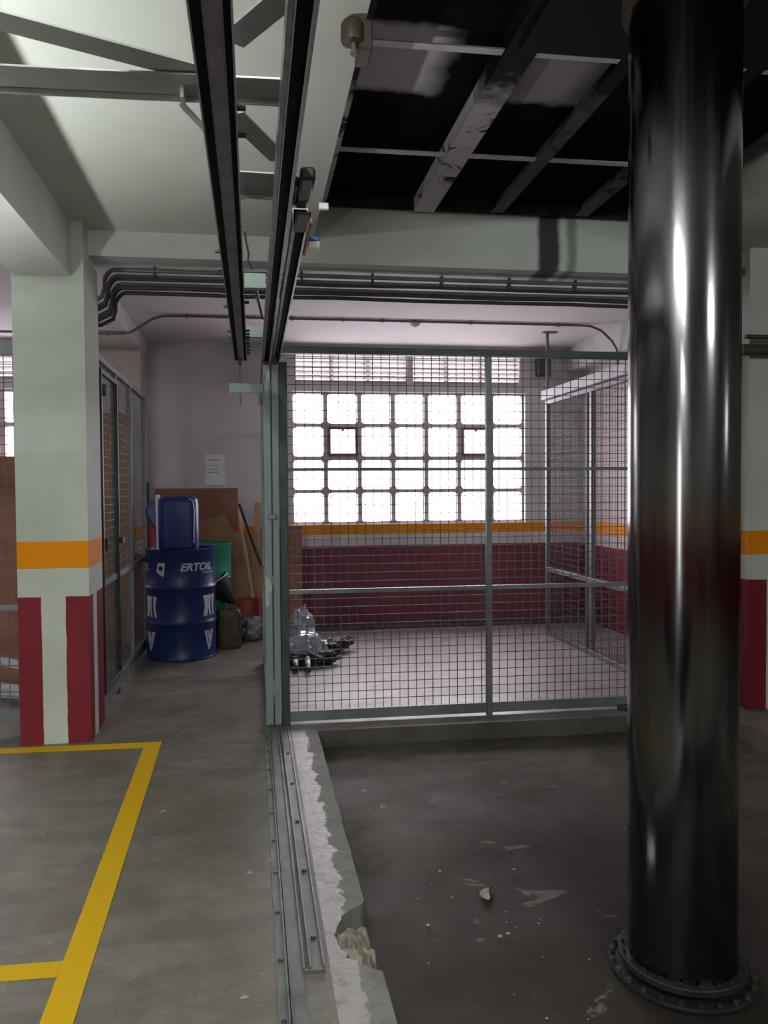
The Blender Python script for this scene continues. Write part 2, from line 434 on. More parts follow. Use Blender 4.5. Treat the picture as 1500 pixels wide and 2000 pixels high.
# ------------------------------------------------------------------ the setting: floors
def pz(y): return -.21 + .12*max(0.0, min(1.0, (y-2.35)/2.03))      # the pit bottom rises towards the cage
fl = MB()
PX0, PX1, PY0, PY1, PZ = .352, 2.80, .3, 4.385, -.21
fl.box(-5.6, .205, -6, PY1, -.3, 0)
fl.box(-5.6, PX0, -6, PY0, -.3, 0).box(PX0, 7.2, -6, PY0, -.3, 0)
fl.box(PX1, 7.2, PY0, PY1, -.3, 0)
struct(fl.build('floor', 'floor'))
f2 = MB().box(-5.6, .205, PY1, 7.8, -.3, 0)
struct(f2.build('floor', 'floor'))
struct(MB().box(.205, 7.2, PY1, 7.8, -.3, 0).build('floor', 'floor_cage'))
# pit bottom as a gently uneven sheet
pit = MB(); nx, ny = 50, 80
vs = []; fs = []
for j in range(ny+1):
    for i in range(nx+1):
        x = PX0 - .02 + (PX1-PX0+.04)*i/nx; y = PY0 - .02 + (PY1-PY0+.04)*j/ny
        vs.append((x, y, pz(y) + .008*noise.noise(Vector((x*2.2, y*2.2, 0))) + .004*noise.noise(Vector((x*9, y*9, 4)))))
for j in range(ny):
    for i in range(nx):
        a = j*(nx+1)+i; fs.append((a, a+1, a+nx+2, a+nx+1))
pit.add(vs, fs); struct(pit.build('floor', 'pit', smooth=True))
# raised concrete ledge along the pit with its broken-out corner
yn0, yn1 = 2.14, 2.50
edge = []
y = PY1
while y > PY0:
    if yn0 < y < yn1:
        t = (y-yn0)/(yn1-yn0); dx = .115*math.sin(math.pi*t)**.6 + .02*noise.noise(Vector((y*40, 0, 0)))
    else: dx = .004*noise.noise(Vector((y*6, 1, 0))) + .003*noise.noise(Vector((y*30, 2, 0)))
    edge.append((PX0 + (-.01 if False else 0) - dx, y)); y -= .02 if yn0-.05 < y < yn1+.05 else .05
edge.append((PX0, PY0))
lg = MB()
vs = []; fs = []
for x, y in edge: vs += [(.205, y, 0), (x, y, 0), (x, y, -.3)]
for i in range(len(edge)-1):
    a = 3*i; fs += [(a, a+1, a+4, a+3), (a+1, a+2, a+5, a+4)]
lg.add(vs, fs); struct(lg.build('trim_1', 'ledge'))
# broken rubble in the notch
rb = MB(); vs = []; fs = []; n1, n2 = 26, 14
for j in range(n1+1):
    for i in range(n2+1):
        yy = yn0 - .02 + (yn1-yn0+.04)*j/n1; xx = .215 + .15*i/n2
        zz = -.015 - .10*(i/n2)**1.3 + .05*noise.noise(Vector((xx*28, yy*28, 3))) + .02*noise.noise(Vector((xx*70, yy*70, 3)))
        vs.append((xx, yy, min(zz, -.006)))
for j in range(n1):
    for i in range(n2):
        a = j*(n2+1)+i; fs.append((a, a+1, a+n2+2, a+n2+1))
rb.add(vs, fs)
M['rubble'] = concrete('broken_concrete', (.25, .21, .17), (.62, .57, .49), (.8, .9), big=14, chips=False)
struct(rb.build('trim_2', 'rubble'))
# concrete lip under the cage fence, patch at its end, curb at the rear wall
struct(MB().box(PX0, 2.85, PY1-.03, PY1+.004, -.19, .003).build('trim_3', 'curb'))
struct(B(-.95, 3.42, 7.52, 7.80, 0, .028, bev=.006).build('trim_4', 'curb'))

# painted bay lines
yl = MB()
def quad(mb, pts, z0=.0005, z1=.0025):
    P = [(p[0], p[1]-SHEAR*p[0], z0) for p in pts]; mb.prism(P, (0, 0, z1-z0))
quad(yl, [(-.505, 4.325), (-.59, 4.325), (-.59, 4.23), (-.545, 1.3), (-.46, 1.3)])
quad(yl, [(-.59, 4.325), (-2.6, 4.45), (-2.6, 4.375), (-.59, 4.238)])
quad(yl, [(-.561, 2.336), (-2.3, 2.42), (-2.3, 2.345), (-.561, 2.262)])
struct(yl.build('trim_5', 'yellow'))

# ------------------------------------------------------------------ ceilings
CZ = 2.83
c = MB()
c.box(-5.6, .365, -6, 4.5, CZ, 3.95)
c.box(.365, 2.5, -6, .9, CZ, 3.95)
c.box(2.5, 7.2, -6, 4.5, CZ, 3.95)
struct(c.build('ceiling', 'ceil'))
struct(B(-5.6, 7.2, 4.75, 8.0, 2.845, 3.95).build('ceiling', 'ceil_back'))
struct(B(.36, 2.5, .9, 4.5, 3.85, 3.95).build('ceiling', 'ceil'))
cbm = MB().box(-5.6, .365, 4.5, 4.755, 2.69, 2.95).box(2.5, 7.2, 4.5, 4.755, 2.69, 2.95)
struct(cbm.build('trim_6', 'beam'))
struct(MB().box(.365, 2.5, 4.5, 4.755, 2.69, 3.9).build('trim_7', 'shaft'))
# beams running in depth
struct(B(-1.24, -.95, -6, 4.365, 2.535, CZ+.02).build('trim_8', 'beam'))
struct(B(-1.34, -1.0, 4.755, 7.8, 2.69, 2.86).build('trim_9', 'beam'))
struct(B(3.27, 3.6, 4.755, 7.8, 2.60, 2.86).build('trim_10', 'beam'))

# ------------------------------------------------------------------ walls and columns
M['rear_wall'] = banded('rear_wall_paint', (.66, .635, .67), z=(.81, .925, 1.025), red=(.19, .055, .075))
M['column_paint'] = banded('column_paint', WHITE, stripe=(-1.134, -1.008), stripey=(4.50, 4.60))
M['column_paint2'] = banded('right_column_paint', WHITE, stripe=(3.125, 3.24))
M['side_wall'] = banded('side_wall_paint', (.56, .51, .50), z=(.80, .925, 1.04))
M['far_wall'] = banded('garage_wall_paint', (.40, .41, .39))
WY0, WY1 = 7.79, 7.99
def rear_piece(mb, x0, x1, z0, z1): mb.box(x0, x1, WY0, WY1, z0, z1)
wl = MB()
rear_piece(wl, -5.6, -4.45, 0, 2.9)
rear_piece(wl, -4.45, -2.02, 0, 1.03); rear_piece(wl, -4.45, -2.02, 2.37, 2.455); rear_piece(wl, -4.45, -2.02, 2.745, 2.9)
rear_piece(wl, -2.02, .395, 0, 2.9)
rear_piece(wl, .395, 2.825, 0, 1.03); rear_piece(wl, .395, 2.825, 2.375, 2.455)
rear_piece(wl, .395, .44, 2.455, 2.745); rear_piece(wl, 1.575, 1.635, 2.455, 2.745); rear_piece(wl, 2.765, 2.825, 2.455, 2.745)
rear_piece(wl, .395, 2.825, 2.745, 2.9)
rear_piece(wl, 2.825, 7.2, 0, 2.9)
struct(wl.build('wall_rear', 'rear_wall'))
wr = MB()
wr.box(3.43, 3.6, 4.775, 7.79, 0, 1.08).box(3.43, 3.6, 4.775, 7.79, 1.97, 2.6).box(3.43, 3.6, 4.775, 5.35, 1.08, 1.97).box(3.43, 3.6, 6.47+.1, 7.79, 1.08, 1.97)
struct(wr.build('wall_cage_right', 'side_wall'))
wf = MB().box(7.2, 7.4, -6, 8, 0, 1.9).box(7.2, 7.4, -6, 8, 2.3, 2.9).box(7.2, 7.4, -6, -1.3, 1.9, 2.3).box(7.2, 7.4, -.5, 8, 1.9, 2.3)
struct(wf.build('wall_right', 'far_wall'))
struct(B(-5.8, -5.6, -6, 8, 0, 2.9).build('wall_left', 'far_wall'))
struct(MB().box(-5.8, -4.8, -4.6, -4.4, 0, 2.9).box(-3.6, 7.4, -4.6, -4.4, 0, 2.9).box(-4.8, -3.6, -4.6, -4.4, 2.0, 2.9).build('wall_front', 'far_wall'))
struct(B(-1.255, -.885, 4.365, 4.75, 0, 2.835).build('wall_column_left', 'column_paint'))
struct(B(3.0, 3.38, 4.365, 4.775, 0, CZ).build('wall_column_right', 'column_paint2'))
struct(B(-1.80, -1.005, 7.36, 7.795, 0, 2.70).build('wall_pilaster', 'side_wall'))

# ------------------------------------------------------------------ windows
def lattice_window(name, x0, x1, z0, z1, nc, nr, opens=(), louvres=()):
    w = thing(name, ((x0+x1)/2, WY0+.07, z0), kind='structure')
    y0, y1 = WY0+.05, WY0+.15
    fr = MB(); cw = (x1-x0)/nc; ch = (z1-z0)/nr; t = .021; t2 = .018
    for i in range(nc+1):
        xx = x0+cw*i; fr.box(max(xx-t, x0), min(xx+t, x1), y0, y1, z0, z1)
    for j in range(nr+1):
        zz = z0+ch*j; fr.box(x0, x1, y0, y1, max(zz-t2, z0), min(zz+t2, z1))
    for i in range(nc):
        for j in range(nr):
            a0, a1, b0, b1 = x0+cw*i+t, x0+cw*(i+1)-t, z0+ch*j+t2, z0+ch*(j+1)-t2; k = .03
            for (cx, cz, sx, sz) in ((a0, b0, 1, 1), (a1, b0, -1, 1), (a0, b1, 1, -1), (a1, b1, -1, -1)):
                pl = [(cx, y0, cz), (cx+sx*k, y0, cz), (cx+sx*k*.55, y0, cz+sz*k*.14), (cx+sx*k*.14, y0, cz+sz*k*.55), (cx, y0, cz+sz*k)]
                fr.prism(pl, (0, y1-y0, 0))
    fr.build('window_lattice', 'mull', w)
    gl = MB().box(x0+.01, x1-.01, (y0+y1)/2-.003, (y0+y1)/2+.003, z0+.01, z1-.01); gl.build('glass_pane', 'glass', w)
    for (i, j) in opens:
        a0, a1, b0, b1 = x0+cw*i+t, x0+cw*(i+1)-t, z0+ch*j+t2, z0+ch*(j+1)-t2
        s = MB(); q = .026
        s.box(a0, a0+q, y0-.02, y0+.02, b0, b1).box(a1-q, a1, y0-.02, y0+.02, b0, b1).box(a0+q, a1-q, y0-.02, y0+.02, b0, b0+q).box(a0+q, a1-q, y0-.02, y0+.02, b1-q, b1)
        s.box((a0+a1)/2-.012, (a0+a1)/2+.012, y0-.03, y0+.02, b1-q-.018, b1-q)
        cs = s.build('casement_frame', M['casement'], w); cs['label'] = 'rusty opening sash with small catch'
    for (l0, l1, zz0, zz1, n) in louvres:
        lm = MB()
        for k in range(n):
            zc = zz0 + (zz1-zz0)*(k+.5)/n
            lm.beam((l0, WY0+.09, zc), (l1, WY0+.09, zc), .062, .008, upv=(0, .52, .85))
        for xx in (l0+(l1-l0)*.33, l0+(l1-l0)*.66): lm.box(xx-.02, xx+.02, WY0+.12, WY0+.13, zz0, zz1)
        lm.build('louvre_slats', 'louvre', w)
    return w
M['casement'] = simple('rusty_sash', (.22, .13, .12), .6, .2, .3, 12)
lattice_window('window_1', .395, 2.825, 1.03, 2.375, 7, 4, opens=((1, 2), (5, 2)), louvres=((.44, 1.575, 2.455, 2.745, 6), (1.635, 2.765, 2.455, 2.745, 6)))
lattice_window('window_2', -4.45, -2.02, 1.03, 2.37, 7, 4, louvres=((-4.45, -2.02, 2.455, 2.745, 6),))
w3 = thing('window_3', (3.5, 6.0, 1.08), kind='structure')
m3 = MB(); m3.box(3.48, 3.52, 5.35, 6.57, 1.08, 1.10).box(3.48, 3.52, 5.35, 6.57, 1.95, 1.97)
for k in range(5):
    yy = 5.35+1.22*k/4; m3.box(3.48, 3.52, max(yy-.02, 5.35), min(yy+.02, 6.57), 1.08, 1.97)
m3.box(3.48, 3.52, 5.35, 6.57, 1.505, 1.545)
m3.build('window_frame', 'mull', w3); MB().box(3.497, 3.503, 5.36, 6.56, 1.09, 1.96).build('glass_pane', 'glass', w3)
w4 = thing('window_4', (7.3, -.9, 1.9), kind='structure')
m4 = MB().box(7.28, 7.32, -1.3, -.5, 1.9, 1.93).box(7.28, 7.32, -1.3, -.5, 2.27, 2.3)
for k in range(3): m4.box(7.28, 7.32, -1.3+.4*k-.02, -1.3+.4*k+.02, 1.9, 2.3)
m4.build('window_frame', 'mull', w4); MB().box(7.298, 7.302, -1.29, -.51, 1.91, 2.29).build('glass_pane', 'glass', w4)

# ------------------------------------------------------------------ mesh fences
WR = .0024
def wires(mb, ax, a0, a1, z0, z1, c_, step=.0505):
    r = .0020 if ax == 'x' else .0014
    n = int((a1-a0)/step)
    for k in range(1, n+1):
        a = a0 + k*step
        if a > a1-.004: break
        if ax == 'x': mb.box(a-r, a+r, c_-r, c_+r, z0, z1)
        else: mb.box(c_-r, c_+r, a-r, a+r, z0, z1)
    n = int((z1-z0)/step)
    for k in range(1, n+1):
        z = z0 + k*step
        if z > z1-.004: break
        if ax == 'x': mb.box(a0, a1, c_+r, c_+3*r, z-r, z+r)
        else: mb.box(c_+r, c_+3*r, a0, a1, z-r, z+r)
def fbox(mb, ax, a0, a1, c0, c1, z0, z1, bev=.002):
    if ax == 'x': mb.box(a0, a1, c0, c1, z0, z1, bev=bev)
    else: mb.box(c0, c1, a0, a1, z0, z1, bev=bev)
    return mb

# the long fence across the picture
fx0, fx1, FY = .157, 2.98, 4.53
F = thing('mesh_fence', ((fx0+fx1)/2, FY, 0), 'wide galvanised square-mesh fence closing the storage cage in front of the glass-block window', 'fence')
for (a, b_, mt) in ((fx0, .205, 'darksteel'), (1.395, 1.428, 'galv'), (fx1-.035, fx1, 'galv')):
    fbox(MB(), 'x', a, b_, FY-.02, FY+.02, 0, 2.12 if a < .2 else 2.19).build('post', mt, F)
fbox(MB(), 'x', .170, fx1-.035, FY-.022, FY+.022, 2.17, 2.212).build('top_rail', 'darksteel', F)
for k, (z0, z1, mt) in enumerate(((.015, .075, 'galv'), (.765, .790, 'galv'), (1.488, 1.506, 'galv'))):
    nm = ('bottom_rail', 'middle_rail', 'middle_rail')[k]
    m_ = MB()
    for a, b_ in ((.205, 1.395), (1.428, fx1-.035)): fbox(m_, 'x', a, b_, FY-.016, FY+.016, z0, z1)
    m_.build(nm, mt, F)
for a, b_ in ((.205, 1.395), (1.428, fx1-.035)):
    m_ = MB(); wires(m_, 'x', a, b_, .075, 2.17, FY+.004); m_.build('mesh_panel', 'wire', F)
h = MB().tube([(.165, FY-.02, 1.155), (.165, FY-.052, 1.155), (.165, FY-.052, 1.0), (.165, FY-.02, 1.0)], .004, 8)
h = MB().tube([(.155, FY-.024, 1.155), (.192, FY-.03, 1.155), (.192, FY-.03, 1.003), (.155, FY-.024, 1.003)], .0035, 8)
h.build('pull_handle', 'galv', F)
lb = MB().box(2.22, 2.30, FY-.075, FY-.022, -.005, .03, bev=.004).box(2.25, 2.275, FY-.10, FY-.075, -.03, .022, bev=.003).tube([(2.262, FY-.155, -.10), (2.262, FY-.155, .0), (2.262, FY-.09, .02)], .008, 8)
lb.build('floor_bolt', 'darksteel', F)

# fence at the right side of the cage, seen in perspective
SX = 2.745
S = thing('mesh_fence', (SX, 6.1, 0), 'receding mesh fence with a white dusty header bar on the right side of the cage', 'fence')
yA, yM, yBk = 5.20, 6.0, 6.98
for a, b_ in ((yA-.04, yA), (yM-.02, yM+.02), (yM+.06, yM+.09), (yBk-.04, yBk)):
    fbox(MB(), 'y', a, b_, SX-.02, SX+.02, .03, 2.2).build('post', 'galv', S)
for z0, z1, nm in ((.0, .045, 'bottom_rail'), (.60, .64, 'middle_rail'), (2.165, 2.20, 'top_rail')):
    fbox(MB(), 'y', yA-.04, yBk, SX-.022, SX+.022, z0, z1).build(nm, 'dusty', S) if False else fbox(MB(), 'y', yA-.04, yBk, SX-.022, SX+.022, z0, z1).build(nm, 'galv', S)
M['dusty'] = simple('dusty_white_steel', (.62, .62, .65), .6, .1, .15, 10)
hb = fbox(MB(), 'y', yA-.1, yBk+.06, SX-.035, SX+.035, 2.215, 2.30).build('header_bar', 'dusty', S); hb['label'] = 'white dusty header bar'
for a, b_ in ((yA, yM-.02), (yM+.09, yBk-.04)):
    m_ = MB(); wires(m_, 'y', a, b_, .045, 2.165, SX); m_.build('mesh_panel', 'wire', S)
rodm = MB().box(SX-.012, SX+.012, 6.96, 6.985, 2.30, 2.845).box(SX-.05, SX+.09, 6.94, 7.0, 2.837, 2.845)
tag(rodm.build('ceiling_hanger', 'galv'), 'thin white steel hanger dropping from the ceiling to the right cage fence', 'hanger')
jb = MB().box(2.93, 3.08, 7.72, 7.787, 2.55, 2.80, bev=.01)
tag(jb.build('junction_box', 'darksteel'), 'dark box high on the rear wall between the window and the right-hand beam', 'box')

# low fence with a door along the left passage
LX = -.915
L = thing('mesh_fence', (LX, 5.6, 0), 'tall galvanised mesh fence with a hinged door running behind the left column beside the drums', 'fence')
for a, b_ in ((4.765, 4.80), (5.40, 5.45), (6.05, 6.085), (6.82, 6.86)):
    fbox(MB(), 'y', a, b_, LX-.02, LX+.015, .0, 2.18).build('post', 'galv', L)
fbox(MB(), 'y', 4.765, 6.90, LX-.02, LX+.02, 2.165, 2.20).build('top_rail', 'galv', L)
fbox(MB(), 'y', 4.80, 6.85, LX-.016, LX+.016, .05, .13).build('bottom_rail', 'galv', L)
fbox(MB(), 'y', 4.80, 6.85, LX-.014, LX+.014, .79, .825).build('middle_rail', 'galv', L)
for a, b_ in ((4.80, 5.40), (5.45, 6.05), (6.085, 6.82)):
    m_ = MB(); wires(m_, 'y', a, b_, .13, 2.165, LX); m_.build('mesh_panel', 'wire', L)
D_ = fbox(MB(), 'y', 4.82, 4.85, LX+.005, LX+.03, .14, 2.12); fbox(D_, 'y', 5.36, 5.39, LX+.005, LX+.03, .14, 2.12); fbox(D_, 'y', 4.85, 5.36, LX+.005, LX+.03, 2.09, 2.12); fbox(D_, 'y', 4.85, 5.36, LX+.005, LX+.03, .14, .17)
dd = D_.build('door_frame', 'darksteel', L)
MB().tube([(LX+.045, 4.83, 1.95), (LX+.045, 4.83, 2.02)], .012, 8).build('hinge', 'darksteel', dd)
MB().tube([(LX+.045, 4.83, 1.02), (LX+.045, 4.83, 1.09)], .012, 8).build('hinge', 'darksteel', dd)
MB().box(LX+.03, LX+.055, 5.34, 5.42, 1.03, 1.07, bev=.004).build('bolt', 'darksteel', dd)

# fence of the left bay
Fl = thing('mesh_fence', (-2.3, 4.62, 0), 'mesh fence in the next bay at the left edge, half hidden by the column', 'fence')
fbox(MB(), 'x', -3.4, -1.257, 4.60, 4.64, 2.15, 2.23).build('top_rail', 'galv', Fl)
fbox(MB(), 'x', -3.4, -1.257, 4.60, 4.64, .06, .13).build('bottom_rail', 'galv', Fl)
fbox(MB(), 'x', -3.4, -1.257, 4.605, 4.635, .70, .735).build('middle_rail', 'galv', Fl)
fbox(MB(), 'x', -3.44, -3.40, 4.60, 4.64, 0, 2.23).build('post', 'galv', Fl)
m_ = MB(); wires(m_, 'x', -3.4, -1.257, .13, 2.15, 4.62); m_.build('mesh_panel', 'wire', Fl)

# ------------------------------------------------------------------ sliding gate leaves, parked end-on
GY = 4.49
def patchy():
    mt, nt, b = new_mat('patchy_primed_steel')
    f = nz(nt, 3.2, 6, .6, stretch=(3, 3, 1)); 
    c = mixc(nt, ramp(nt, f, [(.60, 0.0), (.63, 1.0)]), (.19, .235, .245), (.40, .46, .44))
    c = mixc(nt, math_n(nt, 'MULTIPLY', nz(nt, 14, 5), .6), c, (.17, .21, .225))
    nt.links.new(c, b.inputs['Base Color']); b.inputs['Roughness'].default_value = .45; b.inputs['Metallic'].default_value = .3
    return mt
M['patchy'] = patchy()
def leaf(x0, x1, label, L_):
    g = thing('sliding_gate', ((x0+x1)/2, GY, 0), label, 'gate', 'sliding gate leaves')
    fbox(MB(), 'y', GY, GY+.04, x0, x1, .008, 2.10).build('front_post', 'patchy', g)
    fbox(MB(), 'y', GY+L_-.04, GY+L_, x0+.004, x1-.004, .02, 2.10).build('rear_post', 'green', g)
    for z0, z1, nm in ((.02, .06, 'bottom_rail'), (.75, .78, 'middle_rail'), (2.06, 2.10, 'top_rail')):
        fbox(MB(), 'y', GY+.04, GY+L_-.04, x0+.005, x1-.005, z0, z1).build(nm, 'green', g)
    m_ = MB(); wires(m_, 'y', GY+.04, GY+L_-.04, .06, 2.06, (x0+x1)/2); m_.build('mesh_panel', 'wire', g)
    return g
g1 = leaf(.066, .109, 'left sliding gate leaf parked end-on, its green-grey post carrying a sideways flag bracket', 1.7)
g2 = leaf(.116, .153, 'right sliding gate leaf parked end-on between the flagged leaf and the dark fence post', 1.7)
fl_ = MB().box(-.125, .07, GY-.012, GY-.004, 1.932, 1.99, bev=.002).build('flag_bracket', 'patchy', g1)
tl = MB().tube([(.07, GY-.004, 1.155), (.036, GY-.006, 1.155), (.036, GY-.006, 1.0), (.07, GY-.004, 1.0)], .0035, 8).build('pull_handle', 'galv', g1)
ltc = MB().box(.088, .136, GY-.026, GY-.001, 1.207, 1.24, bev=.005).build('latch', 'patchy', g1); ltc['label'] = 'pale rectangular latch plate'
tl2 = MB().box(.066, .109, GY-.006, GY+.05, 2.10, 2.118, bev=.002).build('roller_plate', 'darksteel', g1)
tl2 = MB().box(.116, .153, GY-.006, GY+.05, 2.10, 2.118, bev=.002).build('roller_plate', 'darksteel', g2)

# ------------------------------------------------------------------ overhead rails
def crail(mb, x0, x1, y0, y1, z0, h=.05, t=.004, lip=.30):
    w = x1-x0; l = w*lip
    mb.box(x0, x0+t, y0, y1, z0, z0+h).box(x1-t, x1, y0, y1, z0, z0+h).box(x0, x1, y0, y1, z0+h-t, z0+h)
    mb.box(x0, x0+l, y0, y1, z0, z0+t).box(x1-l, x1, y0, y1, z0, z0+t)
RZ = 2.125
M['slot_shade'] = simple('greasy_slot_shade', (.010, .009, .012), .8, 0, .3, 20, spec=.1)  # solid black fill paints in the shade and grease of the open slots
M['railedge'] = simple('worn_bright_rail_edge', (.42, .41, .43), .4, .6, .2, 20)
r1 = thing('overhead_rail', (-.05, 2, RZ), 'leftmost ceiling track, a twin-slot steel rail ending in mid-air left of the gate', 'rail', 'overhead sliding tracks')
x0, x1 = -.091, -.022; e = 4.56
m_ = MB()
m_.box(x0, x0+.0025, -.5, e, RZ+.002, RZ+.05).box(x1-.0025, x1, -.5, e, RZ+.002, RZ+.05).box(x0+.003, x1-.003, -.5, e, RZ+.046, RZ+.05)
m_.box(x0+.021, x0+.024, -.5, e, RZ+.003, RZ+.045).box(x1-.018, x1-.015, -.5, e, RZ+.003, RZ+.045).box(x0+.0245, x1-.0185, -.5, e, RZ+.001, RZ+.004)
m_.build('track', 'rail', r1)
MB().box(x0-.001, x0+.0025, -.5, e, RZ-.001, RZ+.002).box(x1-.0025, x1+.001, -.5, e, RZ-.001, RZ+.002).build('edge_lip', 'railedge', r1)
for a, b_ in ((x0+.0025, x0+.021), (x1-.015, x1-.0025)): MB().box(a, b_, -.5, e, RZ+.006, RZ+.040).build('slot_shade_fill', 'slot_shade', r1)
def bolts(parent, xs, ys, z=RZ+.02, ln=.018):
    for y in ys:
        for x in xs:
            MB().tube([(x, y, z), (x+ (ln if x > 0 or x > -.05 else -ln), y, z)], .006, 6).build('bolt', 'darksteel', parent)
bolts(r1, (-.022,), (1.60, 1.72, 3.05, 3.14, 3.22, 3.78, 3.86, 3.93, 4.0, 4.10, 4.2, 4.3, 4.4))
bolts(r1, (-.091,), (2.55, 2.75, 3.1, 3.3, 3.8, 3.95, 4.1))
r2 = thing('overhead_rail', (.09, 2, RZ), 'middle ceiling track running straight to the top of the parked gate leaves', 'rail', 'overhead sliding tracks')
def slotrail(par, x0, x1, y0, y1, a, b_):
    MB().box(x0, x0+.003, y0, y1, RZ+.002, RZ+.05).box(x1-.003, x1, y0, y1, RZ+.002, RZ+.05).box(x0+.003, x1-.003, y0, y1, RZ+.046, RZ+.05).box(x0+.003, a, y0, y1, RZ+.001, RZ+.004).box(b_, x1-.003, y0, y1, RZ+.001, RZ+.004).build('track', 'rail', par)
    MB().box(a-.002, a+.0005, y0, y1, RZ-.002, RZ+.001).box(b_-.0005, b_+.002, y0, y1, RZ-.002, RZ+.001).build('edge_lip', 'railedge', par)
    MB().box(a, b_, y0, y1, RZ+.006, RZ+.040).build('slot_shade_fill', 'slot_shade', par)
slotrail(r2, .063, .112, -.5, 6.9, .076, .103)
r3 = thing('overhead_rail', (.145, 4, RZ), 'short right-hand ceiling track starting below the black trolley bracket', 'rail', 'overhead sliding tracks')
slotrail(r3, .122, .166, 2.22, 6.9, .130, .159)

# black trolley / stop at the end of the short rail
tr = thing('rail_trolley', (.17, 2.0, RZ), 'black motor-like trolley bracket at the near end of the short right-hand track', 'trolley')
MB().box(.124, .160, 1.885, 2.03, RZ-.002, RZ+.030, bev=.006).build('body', 'black', tr, smooth=True)
MB().box(.124, .154, 2.03, 2.10, RZ+.004, RZ+.03, bev=.004).build('neck', 'black', tr, smooth=True)
MB().box(.1135, .1235, 1.95, 2.08, RZ+.005, RZ+.03, bev=.002).build('side_plate', 'black', tr)
MB().box(.126, .166, 2.10, 2.25, RZ-.010, RZ-.001, bev=.004).build('end_stop', 'blockgrey', tr, smooth=True)
wst = MB().box(.168, .1765, 2.20, 2.50, RZ-.0, RZ+.018, bev=.001)
tag(wst.build('wooden_strip', 'woodstick'), 'thin brown wooden strip hanging under the black trolley bracket', 'strip')
tg = MB().box(.186, .213, 2.10, 2.112, RZ+.006, RZ+.024, bev=.002)
tag(tg.build('warning_tag', 'white'), 'small white tag on the right of the black trolley bracket', 'tag')
sn = thing('sensor', (.197, 2.40, RZ), 'small blue and white sensor box hanging beside the wooden strip', 'sensor')
MB().box(.179, .216, 2.40, 2.43, RZ+.017, RZ+.032, bev=.003).build('case', 'bluecase', sn)
a_ = MB().box(.180, .214, 2.40, 2.43, RZ-.003, RZ+.0165, bev=.003).build('cover', 'white', sn); a_['label'] = 'white lower cover'

# flat bars tying the rails together and to the left
def bar(p0, p1, w, label, z=2.195, name='bracing_bar', fl=True):
    mb = MB(); p0 = (p0[0], p0[1]-SHEAR*p0[0], z); p1 = (p1[0], p1[1]-SHEAR*p1[0], z)
    mb.beam(p0, p1, w, .004)
    if fl:
        d = (Vector(p1)-Vector(p0)).normalized(); sd = d.cross(Vector((0, 0, 1)))*(w/2)
        if sd.y < 0: sd = -sd
        mb.beam(Vector(p0)+sd+Vector((0, 0, -.006)), Vector(p1)+sd+Vector((0, 0, -.006)), .004, .014)
    o = mb.build(name, 'galvlight'); tag(o, label, 'bar', 'steel bracing above the tracks'); return o
M['galvlight'] = simple('weathered_galvanised', (.38, .41, .40), .5, .45, .2, 6)
bar((-1.0, 1.68), (.085, 1.612), .085, 'long cross bar lying over the tracks from the left edge of the picture')
bar((-.95, 1.28), (-.06, 1.602), .06, 'slanting brace at the top left meeting the long cross bar', z=2.202, fl=False)
bar((.10, 1.27), (-.028, 1.47), .052, 'short slanting brace at the very top between the left and middle tracks', z=2.202, fl=False)
bar((-.033, 1.745), (.078, 1.965), .052, 'short slanting brace between the two tracks below the long cross bar', z=2.202, fl=False)
bar((-.035, 2.11), (.08, 2.11), .15, 'short wide cross plate between the tracks just below the slanting brace')
pl = MB().box(-.135, -.128, 1.62, 1.68, 2.17, 2.20).beam((-.135, 1.66, 2.175), (-.085, 1.79, 2.175), .012, .006)
tag(pl.build('gusset_plate', 'dusty'), 'small bright cut plate under the long cross bar left of the twin track', 'plate')
# two pale green hanger plates nearer the gate
for (yy, zz0, lab) in ((3.13, 2.182, 'pale green cross plate under the ceiling cables'), (4.12, 2.182, 'lower pale green cross plate nearest the gate')):
    mb = MB().box(-.021, .062, yy, yy+.005, zz0, zz0+.058).box(-.021, .062, yy+.005, yy+.04, zz0, zz0+.004)
    o = mb.build('hanger_plate', 'patchy2') if False else mb
    M.setdefault('palegreen', simple('pale_green_primer', (.44, .54, .50), .55, .1, .12, 8))
    tag(mb.build('hanger_plate', 'palegreen'), lab, 'plate', 'pale green hanger plates')
st = MB().tube([(.02, 3.17, 2.2), (.06, 3.75, 2.2)], .008, 8)
tag(st.build('thin_brace', 'darksteel'), 'thin dark diagonal rod between the two pale green plates', 'rod')
rd = MB().tube([(-.062, 4.49, 2.15), (-.062, 4.485, 1.86)], .0035, 6).box(-.074, -.05, 4.47, 4.50, 2.095, 2.125).box(-.068, -.056, 4.478, 4.49, 2.02, 2.04)
tag(rd.build('guide_rod', 'darksteel'), 'thin rod hanging from the end of the left track through the flag bracket', 'rod')
# loop of flex cable
fx = MB().tube([(-.02, 2.45, 2.28), (-.012, 2.47, 2.30), (.01, 2.46, 2.30), (.06, 2.44, 2.29), (.10, 2.42, 2.28), (.14, 2.40, 2.26)], .004, 8)
fx.tube([(-.014, 2.5, 2.2), (-.010, 2.62, 2.2), (-.002, 2.74, 2.2), (-.004, 2.86, 2.21), (.012, 2.95, 2.205)], .004, 8)
tag(fx.build('flex_cable', 'cable'), 'thin dark flex looping between the left and middle tracks', 'cable')

